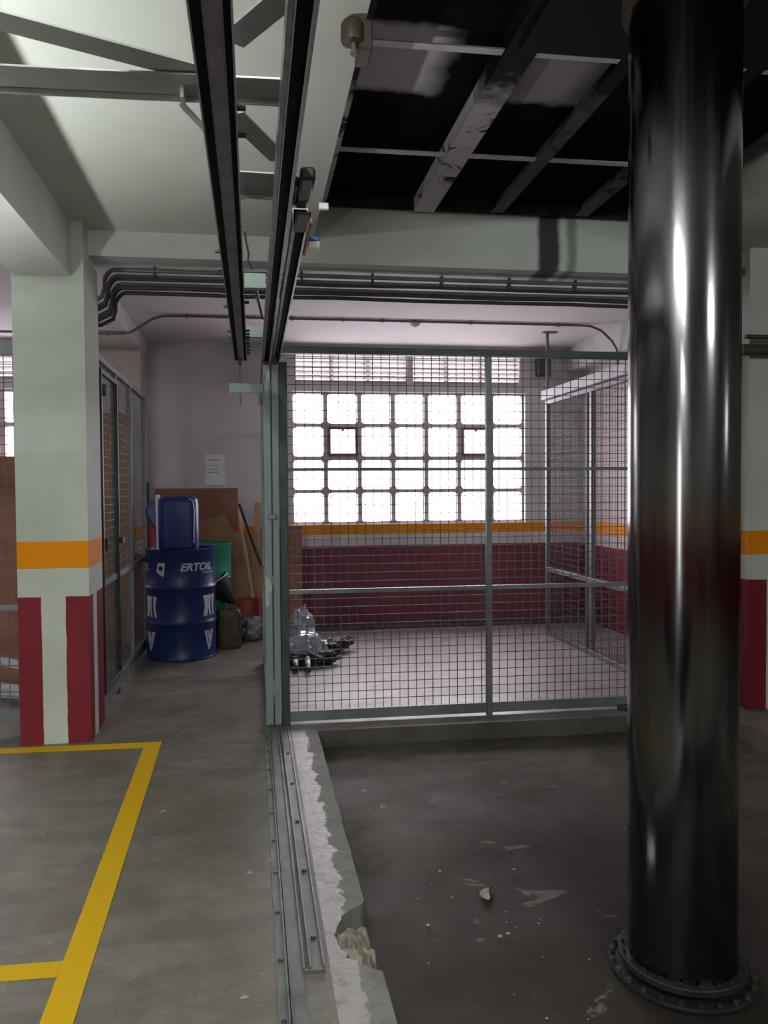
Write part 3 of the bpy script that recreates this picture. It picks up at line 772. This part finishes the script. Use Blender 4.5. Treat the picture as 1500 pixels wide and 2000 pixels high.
# ------------------------------------------------------------------ cables under the cross beam and ceiling conduits
offs = [(0, 2.668, .013, 'cable2'), (1, 2.640, .012, 'cable2'), (2, 2.616, .010, 'cable'), (3, 2.594, .011, 'cable2'), (4, 2.566, .014, 'cable'), (5, 2.543, .012, 'cable')]
labs = ['topmost grey conduit of the bundle under the cross beam', 'second grey conduit from the top under the cross beam', 'thin dark cable in the middle of the bundle under the cross beam',
        'light grey conduit below the middle of the bundle under the cross beam', 'thick black cable near the bottom of the bundle under the cross beam', 'lowest dark cable of the bundle under the cross beam']
for k, z, r, mt in offs:
    pts = []
    y = 4.69 + .03*(k % 2)
    for x in [3.4, 3.0, 2.5, 2, 1.5, 1, .5, 0, -.4]: pts.append((x, y, z + (.004*math.sin(x*5+k) if mt == 'cable' else 0)))
    x_e = -.785 + .012*k
    pts += [(x_e, y, z)]
    for a in range(1, 7):
        t = a/6*math.pi/2; pts.append((x_e-.075*math.sin(t), y+.09+.05*a/6-.09*(1-a/6), z-.07*(1-math.cos(t))))
    lx = pts[-1]; pts.append((lx[0]-.02, lx[1]+.02, lx[2]-.05)); pts.append((lx[0]-.10, lx[1]+.06, lx[2]-.08)); pts.append((lx[0]-.3, lx[1]+.10, lx[2]-.085))
    tag(MB().tube(pts, r, 8).build('cable', mt, smooth=True), labs[k], 'cable', 'cable bundle under the cross beam')
for k in range(9):
    x = -.55 + .43*k
    cl = MB().box(x-.006, x+.006, 4.678, 4.73, 2.622, 2.692, bev=.002)
    tag(cl.build('cable_clip', 'cable'), ('first', 'second', 'third', 'fourth', 'fifth', 'sixth', 'seventh', 'eighth', 'ninth')[k]+' small dark clip from the left on the cables under the cross beam', 'clip', 'clips on the cable bundle')
cz = 2.832; cy = 6.60
pts = [(-3.5, cy, 2.675), (-1.30, cy, 2.675), (-1.03, cy, 2.677), (-.97, cy, 2.69), (-.80, cy, 2.80), (-.72, cy, 2.828), (-.55, cy, cz), (.5, cy, cz), (1.36, cy, cz), (2.9, cy, cz), (3.0, cy, 2.827), (3.1, cy, 2.79), (3.2, cy, 2.70), (3.25, cy, 2.62), (3.262, cy, 2.45)]
cn = thing('ceiling_conduit', (0, cy, 2.82), 'thin grey conduit crossing the rear ceiling and bending down at both ends', 'conduit')
MB().tube(pts, .011, 10).build('pipe', 'conduit', cn, smooth=True)
for x in (-1.15, -.52, .35, .78, 1.12, 1.9, 2.7):
    z = 2.69 if x < -1 else 2.845
    MB().box(x-.01, x+.01, cy-.018, cy+.018, z-.03, z).build('clip', 'conduit', cn)
dm = MB().lathe([(.0, -.055), (.02, -.05), (.045, -.03), (.052, -.008), (.052, .0)], (1.42, 6.66, 2.845), 24)
tag(dm.build('ceiling_detector', 'white', smooth=True), 'small white round detector on the rear ceiling beside the conduit', 'detector')
# duct and pipes past the lift column on the right
dp = MB().tube([(2.9, 4.30, 2.20), (4.2, 4.30, 2.20)], .035, 12); dp.tube([(2.9, 4.26, 2.27), (4.2, 4.26, 2.27)], .014, 10)
tag(dp.build('wall_pipe', 'rust', smooth=True), 'brown horizontal pipe on the front of the right column', 'pipe')
dq = MB().tube([(2.6, 4.44, 2.70), (4.6, 4.44, 2.70)], .03, 12)
tag(dq.build('wall_pipe', 'cable', smooth=True), 'dark pipe above the right column just under the ceiling', 'pipe')

# ------------------------------------------------------------------ lift platform above the shaft
PZ0 = 3.0
Pf = thing('lift_platform', (1.4, 2.7, PZ0), 'black underside of a raised car-lift platform inside the ceiling opening', 'lift platform')
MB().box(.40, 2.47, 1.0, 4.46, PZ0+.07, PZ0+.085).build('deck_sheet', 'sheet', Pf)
def ibeam(mb, xa, xb, y0, y1, z0, hgt):
    mb.box(xa, xb, y0, y1, z0, z0+.008); xm = (xa+xb)/2; mb.box(xm-.004, xm+.004, y0, y1, z0+.008, z0+hgt)
m_ = MB(); m_.box(.945, 1.065, 1.0, 4.46, PZ0-.005, PZ0+.003).box(.945, .951, 1.0, 4.46, PZ0, PZ0+.07).box(1.059, 1.065, 1.0, 4.46, PZ0, PZ0+.07)
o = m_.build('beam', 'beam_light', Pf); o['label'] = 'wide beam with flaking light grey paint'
for xa, xb in ((1.405, 1.475), (1.925, 1.995)):
    m_ = MB(); ibeam(m_, xa, xb, 1.0, 4.46, PZ0, .07); m_.build('beam', 'beam_dark', Pf)
for yy in (2.83, 3.72):
    m_ = MB()
    for a, b_ in ((.42, .944), (1.066, 1.437-.034), (1.477, 1.923), (1.997, 2.45)): m_.box(a, b_, yy-.02, yy+.02, PZ0+.004, PZ0+.010)
    m_.build('cross_strip', 'beam_strip' if 'beam_strip' in M else M.setdefault('beam_strip', simple('light_grey_strip', (.66, .62, .68), .6, 0, .15, 8)), Pf)
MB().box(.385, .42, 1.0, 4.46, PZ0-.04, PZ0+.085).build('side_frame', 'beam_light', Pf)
MB().box(2.45, 2.47, 1.0, 4.46, PZ0-.0, PZ0+.085).build('side_frame', 'beam_dark', Pf)
MB().box(.42, 2.45, 4.44, 4.462, PZ0-.0, PZ0+.07).build('end_frame', 'block', Pf)
MB().box(.98, 2.0, 1.75, 2.76, PZ0-.03, PZ0-.006).build('head_plate', 'block', Pf)

# ------------------------------------------------------------------ hydraulic column in the pit
CX, CYr = 1.372, 2.285
CY_ = CYr - SHEAR*CX
H_ = thing('hydraulic_column', (CX, CY_, PZ), 'huge polished steel lift column standing on a bolted flange in the pit', 'lift column')
R_ = .168
MB().lathe([(R_, .05), (R_, 3.10)], (CX, CY_, PZ), 128).build('ram_cylinder', 'chrome', H_, smooth=True, shear=True)
MB().lathe([(R_-.02, .052), (R_+.004, .052), (.192, .052), (.195, .049), (.195, .032), (.19, .03), (R_-.02, .026)], (CX, CY_, PZ), 96).build('flange', 'stained', H_, smooth=True)
MB().lathe([(.17, .0), (.226, .0), (.228, .010), (.226, .014), (.208, .014), (.205, .010), (.17, .010)], (CX, CY_, PZ), 96).build('base_ring', 'stained', H_, smooth=True)
for k in range(20):
    a = 2*math.pi*(k+.3)/20; bx, by = CX+.181*math.cos(a), CY_+.181*math.sin(a)
    MB().tube([(bx, by, PZ+.051), (bx, by, PZ+.062)], .006, 6).build('bolt', 'darksteel', H_)
for k in range(24):
    a = 2*math.pi*k/24; bx, by = CX+.2165*math.cos(a), CY_+.2165*math.sin(a)
    MB().tube([(bx, by, PZ+.010), (bx, by, PZ+.026)], .008, 6).build('nut', 'rust', H_)
MB().lathe([(R_+.001, 0), (R_+.02, .0), (R_+.02, .07), (R_+.001, .075)], (CX, CY_, PZ0-.11), 64).build('gland_ring', 'bronze', H_, smooth=True)

# alarm cup at the opening's edge
al = thing('alarm_cup', (.30, 2.52, 2.72), 'round brownish metal cup on a bolt at the broken edge of the ceiling opening', 'alarm')
cx_, cy2 = .322, 2.41
MB().lathe([(.0, .085), (.030, .085), (.036, .075), (.036, .03), (.033, .022), (.0, .022)], (cx_, cy2, 2.735), 28).build('cup', 'bronze', al, smooth=True)
MB().tube([(cx_+.004, cy2, 2.725), (cx_+.004, cy2, 2.76)], .007, 8).tube([(cx_+.004, cy2, 2.72), (cx_+.004, cy2, 2.732)], .011, 6).build('bolt', 'galv', al)
MB().box(cx_+.02, cx_+.062, cy2-.01, cy2+.10, 2.735, 2.83, bev=.005).build('bracket', 'rust', al)

# ------------------------------------------------------------------ floor track
ft = thing('floor_track', (.12, 3, 0), 'steel guide track set in the floor beside the pit ledge', 'track')
Y1 = GY-.01; Y0 = -.3
for (a, b_, y0, nm) in ((.052, .078, Y0, 'side_plate'), (.086, .128, Y0, 'guide_plate'), (.150, .186, 2.16, 'outer_plate')):
    MB().box(a, b_, y0, Y1, .0005, .004).build(nm, 'trackplate' if 'trackplate' in M else M.setdefault('trackplate', simple('dull_track_steel', (.16, .175, .17), .5, .4, .35, 6)), ft)
M['tracklip'] = simple('worn_track_edge', (.22, .20, .20), .42, .6, .3, 12)
for (x, y0) in ((.080, Y0), (.130, 2.16), (.148, 2.16), (.187, 2.16)):
    MB().box(x-.0025, x+.0025, y0, Y1, 0, .016).build('guide_lip', 'tracklip', ft)
MB().box(.086, .0885, Y0, Y1, 0, .014).build('guide_lip', 'tracklip', ft)
MB().box(.128, .190, 2.150, 2.160, 0, .012).build('end_stop', 'tracklip', ft)
for k in range(12):
    yy = 4.3-.26*k; MB().lathe([(0, .007), (.006, .006), (.008, .003)], (.065, yy, .002), 10).build('screw', 'darksteel', ft)
for k in range(5):
    yy = 4.0-.42*k; MB().lathe([(0, .009), (.007, .008), (.009, .004)], (.168, yy, .002), 10).build('screw', 'darksteel', ft)

# ------------------------------------------------------------------ oil drums
def drum(name, c, R0, Hh, mat, label):
    t = thing(name, c, label, 'drum')
    def rib(z): return [(R0, z-.022), (R0+.006, z-.012), (R0+.011, z), (R0+.006, z+.012), (R0, z+.022)]
    prof = [(0, .008), (R0-.012, .008), (R0-.008, 0), (R0+.004, .0), (R0+.006, .012), (R0, .02)] + rib(Hh*.335) + rib(Hh*.655) + [(R0, Hh-.02), (R0+.006, Hh-.012), (R0+.006, Hh-.002), (R0-.002, Hh), (R0-.008, Hh-.004), (R0-.010, Hh-.02), (0, Hh-.02)]
    MB().lathe(prof, c, 72).build('drum_shell', mat, t, smooth=True)
    MB().lathe([(0, .012), (.028, .012), (.03, .0)], (c[0]+.18, c[1]-.06, Hh-.02), 16).build('bung', 'darksteel', t)
    return t
def slice_x(mb, step=.01):
    import bmesh
    bm = bmesh.new(); vs = [bm.verts.new(v) for v in mb.v]
    for f in mb.f:
        try: bm.faces.new([vs[i] for i in f])
        except ValueError: pass
    bmesh.ops.triangulate(bm, faces=bm.faces)
    x0 = min(v.x for v in mb.v); x1 = max(v.x for v in mb.v); x = x0+step
    while x < x1:
        bmesh.ops.bisect_plane(bm, geom=bm.verts[:]+bm.edges[:]+bm.faces[:], plane_co=(x, 0, 0), plane_no=(1, 0, 0)); x += step
    bm.verts.index_update(); mb.v = [v.co.copy() for v in bm.verts]; mb.f = [tuple(v.index for v in f.verts) for f in bm.faces]; bm.free()
def wrap(mb, c, R0, a0):
    slice_x(mb)
    """local x = distance round the shell, y = height -> on the drum; angle 0 faces the camera"""
    for i, v in enumerate(mb.v):
        a = a0 + v.x/R0 - math.pi/2 + math.radians(5)
        mb.v[i] = Vector((c[0]+(R0+.0015+v.z)*math.cos(a), c[1]+(R0+.0015+v.z)*math.sin(a), v.y))
    return mb
def text_mb(txt, size, shear=.25, bold=.012, sx=1):
    cu = bpy.data.curves.new('lettering', 'FONT'); cu.body = txt; cu.size = size; cu.offset = bold*size; cu.shear = shear; cu.resolution_u = 4
    ob = bpy.data.objects.new('lettering', cu); COL.objects.link(ob)
    bpy.context.view_layer.update()
    me = bpy.data.meshes.new_from_object(ob.evaluated_get(bpy.context.evaluated_depsgraph_get()))
    mb = MB().add([(v.co.x*sx, v.co.y, 0) for v in me.vertices], [tuple(p.vertices) for p in me.polygons])
    bpy.data.objects.remove(ob); bpy.data.curves.remove(cu); bpy.data.meshes.remove(me)
    return mb
def strip(poly, n=8):
    """flat polygon -> a grid-sliced fan so it can bend"""
    return MB().add([(x, y, 0) for x, y in poly], [tuple(range(len(poly)))])
dc = (-.600, 6.60, 0); DR = .283
dr = drum('oil_drum', dc, DR, .905, 'bluepaint', 'blue steel oil drum with white lettering at the end of the left passage')
def place_text(txt, size, a0, z, parent, c, R0, sx=1, bold=.02, name='lettering', shear=.25):
    mb = text_mb(txt, size, shear, bold, sx)
    for v in mb.v: v.y += z
    wrap(mb, c, R0, a0).build(name, 'decal', parent)
place_text('ERTOIL', .085, math.radians(-1), .735, dr, dc, DR, 1.06, .035)
place_text('LUBRICANTES', .026, math.radians(36), .705, dr, dc, DR, .9, .01)
place_text('ERTOIL', .085, math.radians(-122), .735, dr, dc, DR, 1.06, .035)
def mark(polys, a0, z0, parent, name='drum_mark', mat='decal', lift=0):
    mb = MB()
    for poly in polys:
        mb.add([(x, y+z0, lift) for x, y in poly], [tuple(range(len(poly)))])
    wrap(mb, dc, DR, a0).build(name, mat, parent)
for a0 in (math.radians(-42), ):
    mark([[(0, .025), (.018, .10), (.085, .10), (.072, -.012), (.04, 0)]], a0, .70, dr)
    circ = [(.046+.019*math.cos(q*math.pi/6), .055+.02*math.sin(q*math.pi/6)) for q in range(12)]
    mark([circ], a0, .70, dr, 'drum_mark', 'bluepaint', .001)
for a0 in (math.radians(-72), math.radians(38)):
    mark([[(0, .17), (.03, .17), (.042, .11), (.03, 0), (0, 0), (.018, .085)],
          [(.03, .17), (.10, .17), (.085, .085), (.06, .11), (.042, .11)],
          [(.042, .11), (.06, .11), (.085, .085), (.10, 0), (.075, 0), (.06, .07), (.045, 0), (.03, 0)],
          [(.11, .17), (.15, .17), (.135, .085), (.15, 0), (.125, 0), (.105, .085)]], a0, .355, dr)
    mark([[(0, .16), (.022, .16), (.058, .03), (.055, 0), (.045, 0)],
          [(.028, .16), (.05, .16), (.066, .10), (.062, .05)],
          [(.098, .16), (.12, .16), (.068, 0), (.058, .03)], [(.075, .16), (.092, .16), (.068, .06), (.066, .10)]], a0+math.radians(2), .075, dr)
gc = (-.485, 7.19, 0)
gd = drum('oil_drum', gc, .288, .905, 'greenpaint', 'green steel drum standing behind the blue drum')
place_text('TRO', .085, math.radians(36), .455, gd, gc, .288, .75, .02, shear=0)
place_text('TRO', .05, math.radians(50), .33, gd, gc, .288, .6, .0, shear=0) if False else None

# blue jerrycan on the drum with a second one tipped behind it
def rounded_can(mb, cx, cy, z0, wx, wy, hz, r=.045, n=5):
    """rounded upright can"""
    prof = []
    for z, k in ((0, .90), (.012, .97), (.04, 1), (hz-.06, 1), (hz-.02, .95), (hz, .80)): prof.append((z, k))
    ring = []
    for (sx, sy, a0) in ((1, 1, 0), (-1, 1, 90), (-1, -1, 180), (1, -1, 270)):
        for q in range(n+1):
            a = math.radians(a0 + 90*q/n); ring.append((sx*(wx/2-r)+r*math.cos(a), sy*(wy/2-r)+r*math.sin(a)))
    m = len(ring); vs = []; fs = []
    for z, k in prof:
        for x, y in ring: vs.append((cx+x*k, cy+y*k, z0+z))
    for i in range(len(prof)-1):
        for k in range(m): fs.append((i*m+k, i*m+(k+1) % m, (i+1)*m+(k+1) % m, (i+1)*m+k))
    fs.append(tuple(reversed(range(m)))); fs.append(tuple(range((len(prof)-1)*m, len(prof)*m)))
    return mb.add(vs, fs)
DT = .905
jc = thing('jerrycan', (-.60, 6.52, DT), 'upright blue plastic jerrycan standing on the lid of the blue drum', 'jerrycan')
mb = rounded_can(MB(), -.600, 6.50, DT-.018, .315, .24, .445, r=.065)
mb.build('can_body', 'blueplastic', jc, smooth=True)
M['blue_edge'] = simple('pale_moulding_edge', (.70, .72, .82), .35, 0, .1, 10)  # pale strips along the can's edges
e_ = MB().box(-.774, -.752, 6.42, 6.55, DT-.01, DT+.445, bev=.006).build('moulded_edge', 'blue_edge', jc, smooth=True); e_['label'] = 'pale edge seam'
e2 = MB().tube([(-.472, 6.385, DT+.05), (-.466, 6.385, DT+.32), (-.475, 6.385, DT+.39), (-.51, 6.39, DT+.417)], .004, 6).build('moulded_edge', 'blue_edge', jc, smooth=True)
MB().tube([(-.62, 6.56, DT+.40), (-.62, 6.56, DT+.43)], .028, 14).build('cap', 'blueplastic', jc, smooth=True)
M['violetplastic'] = simple('violet_blue_plastic', (.04, .028, .22), .35, 0, .15, 9)
fn = MB()
fn.prism([(-.775, 6.66, DT+.42), (-.845, 6.66, DT+.38), (-.893, 6.66, DT+.325), (-.885, 6.66, DT+.27), (-.83, 6.66, DT+.17), (-.775, 6.66, DT+.10), (-.72, 6.66, DT-.01), (-.66, 6.66, DT-.01), (-.68, 6.66, DT+.42)], (0, .14, 0))
tag(fn.build('tipped_jerrycan', 'violetplastic', bevel=.02), 'violet-blue can tipped behind the upright jerrycan, its corner sticking out to the left', 'jerrycan')

# old brown can with a black funnel
oc = thing('fuel_can', (-.215, 6.86, 0), 'small old brown metal can on the floor beside the blue drum', 'can')
rounded_can(MB(), -.215, 6.86, 0, .215, .16, .34, r=.035).build('can_body', 'rust', oc, smooth=True)
MB().tube([(-.25, 6.86, .335), (-.25, 6.86, .37), (-.18, 6.86, .375), (-.15, 6.86, .335)], .009, 8).build('handle', 'rust', oc, smooth=True)
MB().tube([(-.20, 6.83, .335), (-.20, 6.83, .36)], .02, 12).build('cap', 'rust', oc, smooth=True)
fu = thing('funnel', (-.24, 6.98, 0), 'black cone-shaped funnel with a pale rim wedged between the drums and the brown can', 'funnel')
ca = MB().tube([(-.17, 7.0, .36), (-.29, 6.98, .50), (-.345, 6.97, .56)], [.02, .11, .145], 24).build('cone', 'black', fu, smooth=True)
MB().tube([(-.345, 6.97, .56), (-.349, 6.97, .566)], .148, 24).build('rim', 'decal', fu, smooth=True)

# boards leaning on the rear wall
def board(name, x0, x1, z1, y_bot, y_top, mat, label, grp='boards leaning in the passage corner', top=None, z0=.0, th=.014):
    mb = MB(); T = top or [(x1, z1), (x0, z1)]
    poly = [(x0, z0), (x1, z0)] + T
    def yy(z): return y_bot + (y_top-y_bot)*(z-z0)/(z1-z0)
    mb.prism([(x, yy(z), z) for x, z in poly], (0, th, 0))
    return tag(mb.build(name, mat), label, 'board', grp)
board('plywood_sheet', -.94, -.145, 1.405, 7.62, 7.77, 'plywood', 'large reddish brown board leaning on the rear wall behind the drums', z0=.03)
board('plywood_sheet', -.62, -.05, 1.15, 7.56, 7.66, 'plywood2', 'light brown board with a slanting cut top leaning over the green drum', top=[(-.05, .72), (-.27, 1.15), (-.60, 1.05)], z0=.03)
board('plywood_sheet', -.33, .17, .98, 7.50, 7.61, 'plywood2', 'low tan board behind the red shovel', z0=.03)
board('wooden_plank', .015, .075, 1.26, 7.58, 7.68, 'timber', 'narrow tall plank standing just left of the parked gate', z0=.03)
board('plywood_sheet', .20, .475, 1.03, 7.50, 7.60, 'plywood', 'reddish brown board upright under the left end of the window', z0=.03)
dk = MB().beam((-.955, 7.34, .0), (-.955, 7.345, 1.46), .028, .028)
tag(dk.build('dark_stake', 'black'), 'thin dark stake upright at the left edge of the large brown board', 'stake')
ex = MB().tube([(-.90, 7.34, .0), (-.90, 7.34, 1.10), (-.90, 7.34, 1.2)], [.05, .05, .02], 16)
tag(ex.build('red_cylinder', 'redplastic', smooth=True), 'narrow red cylinder mostly hidden between the left fence and the blue drum', 'cylinder')
# shovel
shv = thing('shovel', (-.05, 7.4, 0), 'red scoop shovel with a pale wooden handle leaning at the rear wall', 'shovel')
MB().tube([(-.135, 7.50, 1.17), (-.07, 7.44, .78), (-.01, 7.38, .36)], [.016, .019, .02], 10).build('handle', 'timber', shv, smooth=True)
bl = MB(); vs = []; fs = []
for j in range(9):
    for i in range(9):
        u = i/8*2-1; v = j/8
        vs.append((-.055 + u*(.135 - .015*v) , 7.34 + .05*v + .05*(1-u*u), .05 + .31*v - .02*u*u))
for j in range(8):
    for i in range(8):
        a = j*9+i; fs.append((a, a+1, a+10, a+9))
bl.add(vs, fs); o = bl.build('blade', 'redplastic', shv, smooth=True); md = o.modifiers.new('s', 'SOLIDIFY'); md.thickness = .006
bk = MB().tube([(-.125, 7.55, 1.25), (.075, 7.44, .66)], .014, 10)
tag(bk.build('black_pole', 'black', smooth=True), 'black round pole leaning beside the shovel handle', 'pole')

def crumple(name, c, s, mat, label, cat, seed, sub=4, amp=.35, freq=6, grp=None, rot=0):
    import bmesh
    bm = bmesh.new(); bmesh.ops.create_icosphere(bm, subdivisions=sub, radius=1)
    vs = []
    for v in bm.verts:
        p = v.co.copy(); q = Vector((p.x*s[0], p.y*s[1], p.z*s[2]))
        k = 1 + amp*noise.noise(p*freq*.35+Vector((seed, 0, 0))) + amp*.55*abs(noise.noise(p*freq+Vector((0, seed, 0)))) - amp*.2
        q *= k; q.x, q.y = q.x*math.cos(rot)-q.y*math.sin(rot), q.x*math.sin(rot)+q.y*math.cos(rot)
        vs.append((c[0]+q.x, c[1]+q.y, max(c[2]+q.z, .003)))
    mb = MB().add(vs, [tuple(v.index for v in f.verts) for f in bm.faces]); bm.free()
    o = mb.build(name, mat); 
    o.data.polygons.foreach_set('use_smooth', [True]*len(o.data.polygons)); o.data.set_sharp_from_angle(angle=math.radians(28))
    return tag(o, label, cat, grp)
crumple('plastic_bag', (-.02, 7.2, .09), (.13, .14, .12), 'bag', 'crumpled dark grey bag on the floor under the red shovel', 'bag', 3)
# heap inside the cage
crumple('plastic_bag', (.40, 6.62, .17), (.12, .16, .19), 'bagclear', 'upright crumpled grey plastic bag at the back of the heap just inside the cage', 'bag', 11)
crumple('plastic_bag', (.41, 6.24, .10), (.17, .17, .12), 'bagclear', 'shiny pale plastic wrap heaped over the white tubes inside the cage', 'bag', 23, freq=8)
crumple('rolled_tarp', (.66, 6.42, .075), (.25, .062, .06), 'black', 'black crumpled roll pointing right from the heap inside the cage', 'tarp', 31, rot=.75, freq=9)
crumple('rolled_tarp', (.46, 6.02, .055), (.21, .07, .06), 'black', 'black crumpled plastic lying in front of the pale wrap inside the cage', 'tarp', 41, rot=.15, freq=9)
for i, (p0, p1, lab) in enumerate((((.43, 6.30, .12), (.395, 5.72, .035), 'right white tube sticking out of the heap inside the cage'),
                                   ((.33, 6.30, .10), (.31, 5.80, .035), 'middle white tube sticking out of the heap inside the cage'),
                                   ((.26, 6.35, .10), (.245, 5.86, .035), 'left white tube of the heap, seen beside the gate post'))):
    t_ = thing('white_tube', p1, lab, 'tube', 'white tubes in the cage')
    d = (Vector(p1)-Vector(p0))
    MB().tube([p0, Vector(p0)+d*.85], .021, 14).build('tube_body', 'white', t_, smooth=True)
    MB().tube([Vector(p0)+d*.85, p1], .023, 14).build('end_cap', 'stained', t_, smooth=True)

# paper notice
pn = thing('paper_notice', (-.36, 7.785, 1.44), 'white paper notice with a few printed lines pinned on the rear wall above the boards', 'notice')
MB().box(-.455, -.262, 7.784, 7.787, 1.437, 1.735).build('sheet', 'paper', pn)
m_ = MB(); random.seed(3)
for (z, x0, x1, hh) in ((1.685, -.43, -.315, .008), (1.627, -.43, -.325, .005), (1.595, -.43, -.325, .005), (1.562, -.43, -.325, .005)):
    x = x0
    while x < x1:
        w = random.uniform(.012, .035); m_.box(x, min(x+w, x1), 7.783, 7.7838, z-hh/2, z+hh/2); x += w+.008
m_.build('printed_lines', 'ink', pn)
for zz in (1.757, 1.430): MB().lathe([(0, .004), (.005, .003), (.006, 0)], (-.366, 7.78, zz), 10).build('pin', 'ink', pn)

# ------------------------------------------------------------------ stored things in the left bay
board('plywood_sheet', -2.62, -1.82, 1.70, 7.10, 7.30, 'plywood', 'big brown board standing under the left window behind the left mesh fence', 'boards stored in the left bay')
board('plywood_sheet', -1.38, -1.10, 2.10, 7.16, 7.32, 'timberboard' if False else 'plywood2', 'tall narrow board behind the left passage fence', 'boards stored in the left bay')
board('wooden_plank', -1.50, -1.42, 1.28, 5.25, 5.45, 'timber', 'upright pale plank behind the left mesh fence next to the column', 'boards stored in the left bay')
board('wooden_plank', -1.74, -1.56, 1.35, 5.45, 5.6, 'plywood', 'dark upright plank at the very left edge behind the mesh', 'boards stored in the left bay')
for i, (p0, p1) in enumerate((((-1.75, 4.85, .40), (-1.30, 5.05, .24)), ((-1.75, 4.85, .24), (-1.30, 5.0, .10)), ((-1.75, 5.12, .10), (-1.30, 5.16, .04)))):
    m_ = MB().beam(p0, p1, .05, .004).beam(Vector(p0)+Vector((0, .025, .02)), Vector(p1)+Vector((0, .025, .02)), .004, .045)
    tag(m_.build('steel_angle', 'dusty'), ('upper', 'middle', 'lowest')[i]+' of the grey steel angles stacked low behind the left mesh fence', 'steel angle', 'steel angles in the left bay')

# ------------------------------------------------------------------ debris in the pit
random.seed(11)
def pebble(x, y, s):
    import bmesh
    bm = bmesh.new(); bmesh.ops.create_icosphere(bm, subdivisions=1, radius=1)
    sd = random.random()*50
    vs = [(x+v.co.x*s*(1+.5*noise.noise(v.co*2+Vector((sd, 0, 0)))), y+v.co.y*s*.8*(1+.5*noise.noise(v.co*2+Vector((0, sd, 0)))), pz(y)+.008+s*.3+v.co.z*s*.5) for v in bm.verts]
    mb = MB().add(vs, [tuple(v.index for v in f.verts) for f in bm.faces]); bm.free()
    return tag(mb.build('concrete_crumb', 'crumb'), 'small pale concrete crumb lying on the dark pit floor', 'crumb', 'crumbs on the pit floor')
for k in range(34):
    x = random.uniform(.55, 1.25) if k < 24 else random.uniform(.6, 2.3); y = random.uniform(1.9, 3.1) if k < 24 else random.uniform(2.7, 4.1)
    if (x-CX)**2+(y-CY_)**2 < .08: continue
    pebble(x, y, random.choice((.0025, .003, .004, .004, .005, .007, .009)))
lf = MB(); vs = []; fs = []
for i in range(9):
    t = i/8; a = t*2.2; w = .016*math.sin(math.pi*min(1, t*.9+.05))
    cx0 = .05*math.cos(a+1.6); cy0 = .05*math.sin(a+1.6)
    vs += [(.90+cx0*.9-w*math.cos(a+1.6), 2.80+cy0-w*math.sin(a+1.6), pz(2.8)+.02+.01*math.sin(t*3)), (.90+cx0+w*math.cos(a+1.6), 2.80+cy0+w*math.sin(a+1.6), pz(2.8)+.012)]
for i in range(8): fs.append((2*i, 2*i+1, 2*i+3, 2*i+2))
o = lf.add(vs, fs).build('dry_leaf', 'leaf', smooth=True); o.modifiers.new('s', 'SOLIDIFY').thickness = .001
tag(o, 'curled dry leaf on the pit floor left of the steel column', 'leaf')

# ------------------------------------------------------------------ inferred ceiling tubes and added lamps, all out of view
def lamp(x, y, z, ln, ax, label):
    t = thing('unseen_fluorescent_lamp', (x, y, z), label, 'lamp', 'ceiling tube lamps')
    if ax == 'y':
        MB().box(x-.06, x+.06, y-ln/2, y+ln/2, z+.03, z+.08).build('housing', 'white', t)
        MB().tube([(x, y-ln/2+.03, z), (x, y+ln/2-.03, z)], .016, 12).build('tube', 'tube', t, smooth=True)
    else:
        MB().box(x-ln/2, x+ln/2, y-.06, y+.06, z+.03, z+.08).build('housing', 'white', t)
        MB().tube([(x-ln/2+.03, y, z), (x+ln/2-.03, y, z)], .016, 12).build('tube', 'tube', t, smooth=True)
lamp(-.42, -.1, 2.73, 1.5, 'y', 'inferred unseen ceiling tube lamp nearest the camera')
lamp(-2.4, -3.6, 2.72, 1.0, 'x', 'inferred unseen ceiling tube lamp far behind the camera')

wl_ = thing('added_uplight', (-2.0, 2.2, 0), 'added unseen tripod lamp with an upturned dish, lighting the ceiling', 'lamp')  # added out of view to light the ceiling from below
M['uplight_glow'] = emit('added_uplight_glow', (.96, 1.0, .94), UPLIGHT)
MB().lathe([(.0, 1.0), (.06, 1.0), (.12, 1.05), (.165, 1.19), (.162, 1.19), (.117, 1.055), (.06, 1.006), (0, 1.006)], (-2.0, 2.2, 0), 32).build('added_uplight_dish', 'block', wl_, smooth=True)
MB().lathe([(.0, 1.06), (.112, 1.06), (.114, 1.066), (.0, 1.07)], (-2.0, 2.2, 0), 32).build('added_uplight_glass', 'uplight_glow', wl_)
MB().tube([(-2.0, 2.2, .35), (-2.0, 2.2, 1.0)], .012, 10).build('pole', 'darksteel', wl_)
for k in range(3):
    a = k*2.1; MB().tube([(-2.0, 2.2, .5), (-2.0+.35*math.cos(a), 2.2+.35*math.sin(a), .012)], .01, 8).build('added_uplight_leg', 'darksteel', wl_)
lamp(2.9, -1.6, 2.72, .9, 'x', 'added ceiling tube lamp behind the camera on the right')  # extra lamp added to brighten the right column and middle of the floor
